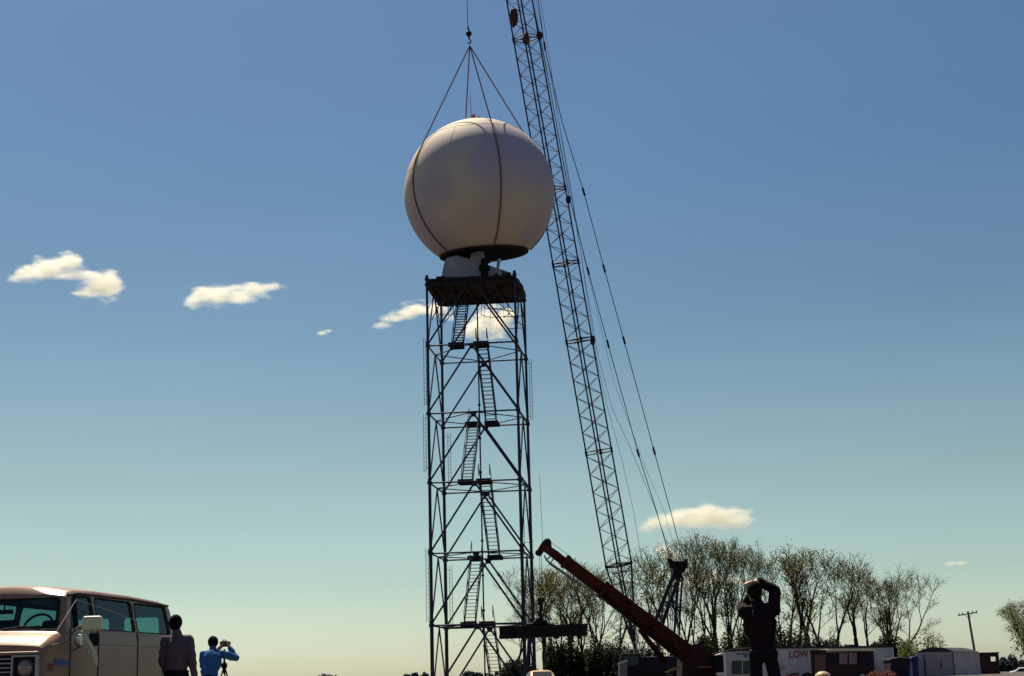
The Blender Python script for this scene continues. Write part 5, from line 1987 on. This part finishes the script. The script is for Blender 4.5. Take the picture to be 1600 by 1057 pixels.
def person(origin, rz, label, J, shirt, hair_col, hands, sleeve=1.0, hairr=1.0, legr=1.0, slim=1.0):
    """J: joints in local metres, the figure faces +y"""
    root = empty('person', origin, label, 'person', rz=rz)
    g = {k: V(v) for k, v in J.items()}
    nk, hd = g['neck'], g['head']
    hu = (hd - nk).normalized()
    P_ = [('e', hd, .076, .094, .105), ('e', hd + V((0, .018, -.065)), .056, .068, .055), ('c', nk - hu * .03, hd - hu * .05, .058, .054),
          ('c', hd + V((0, .09, -.005)), hd + V((0, .105, -.03)), .010, .014), ('c', hd + V((-.078, 0, .01)), hd + V((-.08, -.008, -.03)), .012, .010), ('c', hd + V((.078, 0, .01)), hd + V((.08, -.008, -.03)), .012, .010),
          ('c', hd + V((-.02, .085, -.065)), hd + V((.02, .085, -.065)), .008, .008),
          ('c', g['sl'], g['sr'], .055, .055), ('e', g['chest'], .165, .11, .19), ('e', g['waist'], .135 * slim, .095, .14), ('e', g['pelvis'], .15 * (legr + 1) / 2, .105, .11 * legr)]
    P_ += [('c', g['sl'], g['el'], .050, .040), ('c', g['el'], g['wl'], .040, .027), ('c', g['sr'], g['er'], .050, .040), ('c', g['er'], g['wr'], .040, .027)]
    P_ += [('c', g['hl'], g['kl'], .080 * legr, .056), ('c', g['kl'], g['al'], .056, .036), ('c', g['hr'], g['kr'], .080 * legr, .056), ('c', g['kr'], g['ar'], .056, .036)]
    for a in ('al', 'ar'):
        P_.append(('c', g[a] + V((0, -.02, -.04)), g[a] + V((0, .15, -.05)), .038, .034))
    for h_ in hands:
        P_ += hand(*h_)
    b_ = blob(P_, 'body', M['skin'], root, vox=.0085, sm=3)
    e = .018
    S_ = [('c', g['sl'], g['sr'], .055 + e, .055 + e), ('e', g['chest'], .165 + e, .11 + e, .19 + e), ('e', g['waist'], (.145 + e) * slim, .105 + e, .15 + e), ('c', g['chest'] + V((-.055, 0, 0)), g['pelvis'] + V((-.045, 0, .06)), .11, .10 * slim), ('c', g['chest'] + V((.055, 0, 0)), g['pelvis'] + V((.045, 0, .06)), .11, .10 * slim),
          ('c', nk - hu * .02, nk + hu * .055, .067, .063)]
    for s_, e_, w_ in (('sl', 'el', 'wl'), ('sr', 'er', 'wr')):
        S_.append(('c', g[s_], g[e_], .056 + e, .050 + e * .6))
        S_.append(('c', g[e_], g[e_].lerp(g[w_], sleeve), .049 + e * .6, .036 + e * .5))
    so_ = blob(S_, 'shirt', shirt, root, vox=.011, sm=3, fold=.036)
    # trousers
    T_ = [('e', g['pelvis'], (.165 + e) * (legr + 2) / 3, .12 + e, .13 * legr)]
    for a_, b_, c_ in (('hl', 'kl', 'al'), ('hr', 'kr', 'ar')):
        T_ += [('c', g[a_], g[b_], .098 * legr + .008, .078 * legr + .006), ('c', g[b_], g[c_] + V((0, 0, .02)), .078 * legr + .006, .07)]
    blob(T_, 'trousers', M['trousers'], root, vox=.012, sm=4, fold=.018)
    H_ = [('e', hd + V((0, -.018, .022)), .084 * hairr, .094 * hairr, .098 * hairr), ('e', hd + V((0, -.045, -.03)), .066 * hairr, .056, .065)]
    blob(H_, 'hair', hair_col, root, vox=.009, sm=1, fold=.008)
    # belt, shoes, eyes
    pv = g['pelvis'].lerp(g['waist'], .42)
    g_ = MB()
    g_.path([pv + V(((.147 + e) * slim * math.cos(t), (.106 + e) * math.sin(t), -.01)) for t in [2 * math.pi * i / 24 for i in range(25)]], .016, 6)
    g_.build('belt', M['vinyl'], root)
    for a in ('al', 'ar'):
        MB().lathe([(.0, -.03), (.05, -.02), (.055, .02), (.045, .05), (0, .06)], 12, g[a] + V((0, 0, -.05)))
        blob([('c', g[a] + V((0, -.03, -.055)), g[a] + V((0, .17, -.062)), .045, .040)], 'shoe', M['vinyl'], root, vox=.015)
    for sx in (-.03, .03):
        MB().lathe([(0, -.011), (.011, 0), (0, .011)], 10, hd + V((sx, .086, .01))).build('eye', M['camera'], root)
    return root


def handheld(name, loc, label, rz=0, s=1.0, parent_rot=None):
    root = empty(name, loc, label, 'camera', rz=rz)
    MB().box((-.07 * s, -.03 * s, -.045 * s), (.07 * s, .03 * s, .045 * s)).build('camera_body', M['camera'], root, bevel=.01)
    MB().tube((0, .03 * s, 0), (0, .12 * s, .01), .033 * s, .036 * s, 16).build('lens', M['camera'], root)
    MB().box((-.025 * s, -.025 * s, .045 * s), (.025 * s, .025 * s, .068 * s)).build('viewfinder', M['camera'], root, bevel=.006)
    return root


stand = dict(neck=(0, -.01, 1.50), head=(0, .01, 1.665), sl=(-.165, 0, 1.43), sr=(.165, 0, 1.43), chest=(0, 0, 1.30), waist=(0, 0, 1.10), pelvis=(0, 0, .95),
             el=(-.235, -.03, 1.15), wl=(-.25, .06, .92), er=(.235, -.03, 1.15), wr=(.25, .06, .92),
             hl=(-.088, 0, .88), hr=(.088, 0, .88), kl=(-.10, .02, .49), kr=(.10, .02, .49), al=(-.11, -.02, .09), ar=(.11, -.02, .09))
# man beside the van
Y1 = 22.3
p = at(277, 1000, Y1)
topz = at(274, 961.5, Y1).z
J = dict(stand)
J.update(er=(.23, -.02, 1.16), wr=(.235, .07, .93), el=(-.22, .02, 1.16), wl=(-.19, .14, .96), head=(-.03, .015, 1.665))
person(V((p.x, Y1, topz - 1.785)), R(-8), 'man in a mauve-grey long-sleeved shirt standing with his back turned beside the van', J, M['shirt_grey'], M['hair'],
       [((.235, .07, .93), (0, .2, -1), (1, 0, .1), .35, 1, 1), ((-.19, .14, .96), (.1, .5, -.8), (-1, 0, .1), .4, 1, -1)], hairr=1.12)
# photographer in blue
Y2 = 29.0
p = at(328, 1000, Y2)
topz = at(328, 995, Y2).z
J = dict(neck=(.02, .22, 1.46), head=(.0, .31, 1.61), sl=(-.15, .16, 1.40), sr=(.20, .20, 1.40), chest=(.02, .10, 1.27), waist=(.0, .02, 1.08), pelvis=(0, -.04, .94),
         el=(-.18, .30, 1.20), wl=(.06, .46, 1.48), er=(.42, .36, 1.33), wr=(.28, .44, 1.52),
         hl=(-.088, -.03, .87), hr=(.088, -.03, .87), kl=(-.13, .08, .49), kr=(.12, .05, .49), al=(-.16, -.02, .09), ar=(.14, -.04, .09))
o2 = V((p.x, Y2, topz - 1.72))
ph = person(o2, 0, 'photographer in a bright blue shirt bent over a camera on a tripod', J, M['shirt_blue'], M['hair'],
            [((.28, .44, 1.52), (-.35, .1, .9), (1, .2, .3), .7, 1.05, -1), ((.06, .46, 1.48), (.6, .2, .7), (-.3, .5, .6), .5, 1, 1)], sleeve=.92, hairr=1.14)
handheld('tripod_camera', o2 + V((.17, .50, 1.595)), 'black camera held at eye level by the photographer in blue', rz=R(-30), s=1.15)
tr_o = V((o2.x + .24, Y2 + .35, o2.z))
tri = empty('tripod', tr_o, 'thin dark tripod in front of the photographer in blue', 'tripod')
ap = tr_o + V((-.06, .13, 1.50))
MB().tube(ap, ap + V((0, 0, -.45)), .02, .02, 8).build('centre_column', M['black'], tri, world=True)
MB().lathe([(.05, -.05), (.06, 0), (.05, .04), (.03, .06)], 12, ap + V((0, 0, -.3))).build('collar', M['black'], tri, world=True)
for (dx, dy) in ((.42, -.25), (-.30, -.2), (.02, .45)):
    MB().tube(ap + V((0, 0, -.3)), V((ap.x + dx, ap.y + dy, tr_o.z)), .016, .012, 6).build('leg', M['black'], tri, world=True)

# man at the right with raised arms
Y3 = 17.4
p = at(1190, 1000, Y3)
topz = at(1184, 908, Y3).z
J = dict(stand)
J.update(head=(-.045, .03, 1.66), neck=(-.015, .0, 1.50), sl=(-.17, .02, 1.44), sr=(.15, .01, 1.46), chest=(-.012, 0, 1.30), waist=(0, 0, 1.08), pelvis=(.01, 0, .985),
         el=(-.145, .30, 1.50), wl=(-.05, .21, 1.64), er=(.20, .11, 1.665), wr=(.05, .15, 1.775),
         hl=(-.078, 0, .93), hr=(.088, 0, .93), kl=(-.085, .02, .49), kr=(.165, .02, .49), al=(-.09, -.02, .09), ar=(.18, -.02, .09))
o3 = V((p.x, Y3, topz - 1.775))
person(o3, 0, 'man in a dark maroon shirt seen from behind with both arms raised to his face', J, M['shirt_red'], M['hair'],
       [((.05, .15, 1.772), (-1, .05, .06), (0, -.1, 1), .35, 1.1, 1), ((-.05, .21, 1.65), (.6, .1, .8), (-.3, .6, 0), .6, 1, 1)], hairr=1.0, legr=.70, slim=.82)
handheld('pocket_camera', o3 + V((-.04, .19, 1.67)), 'small black camera held to the face by the man with raised arms')
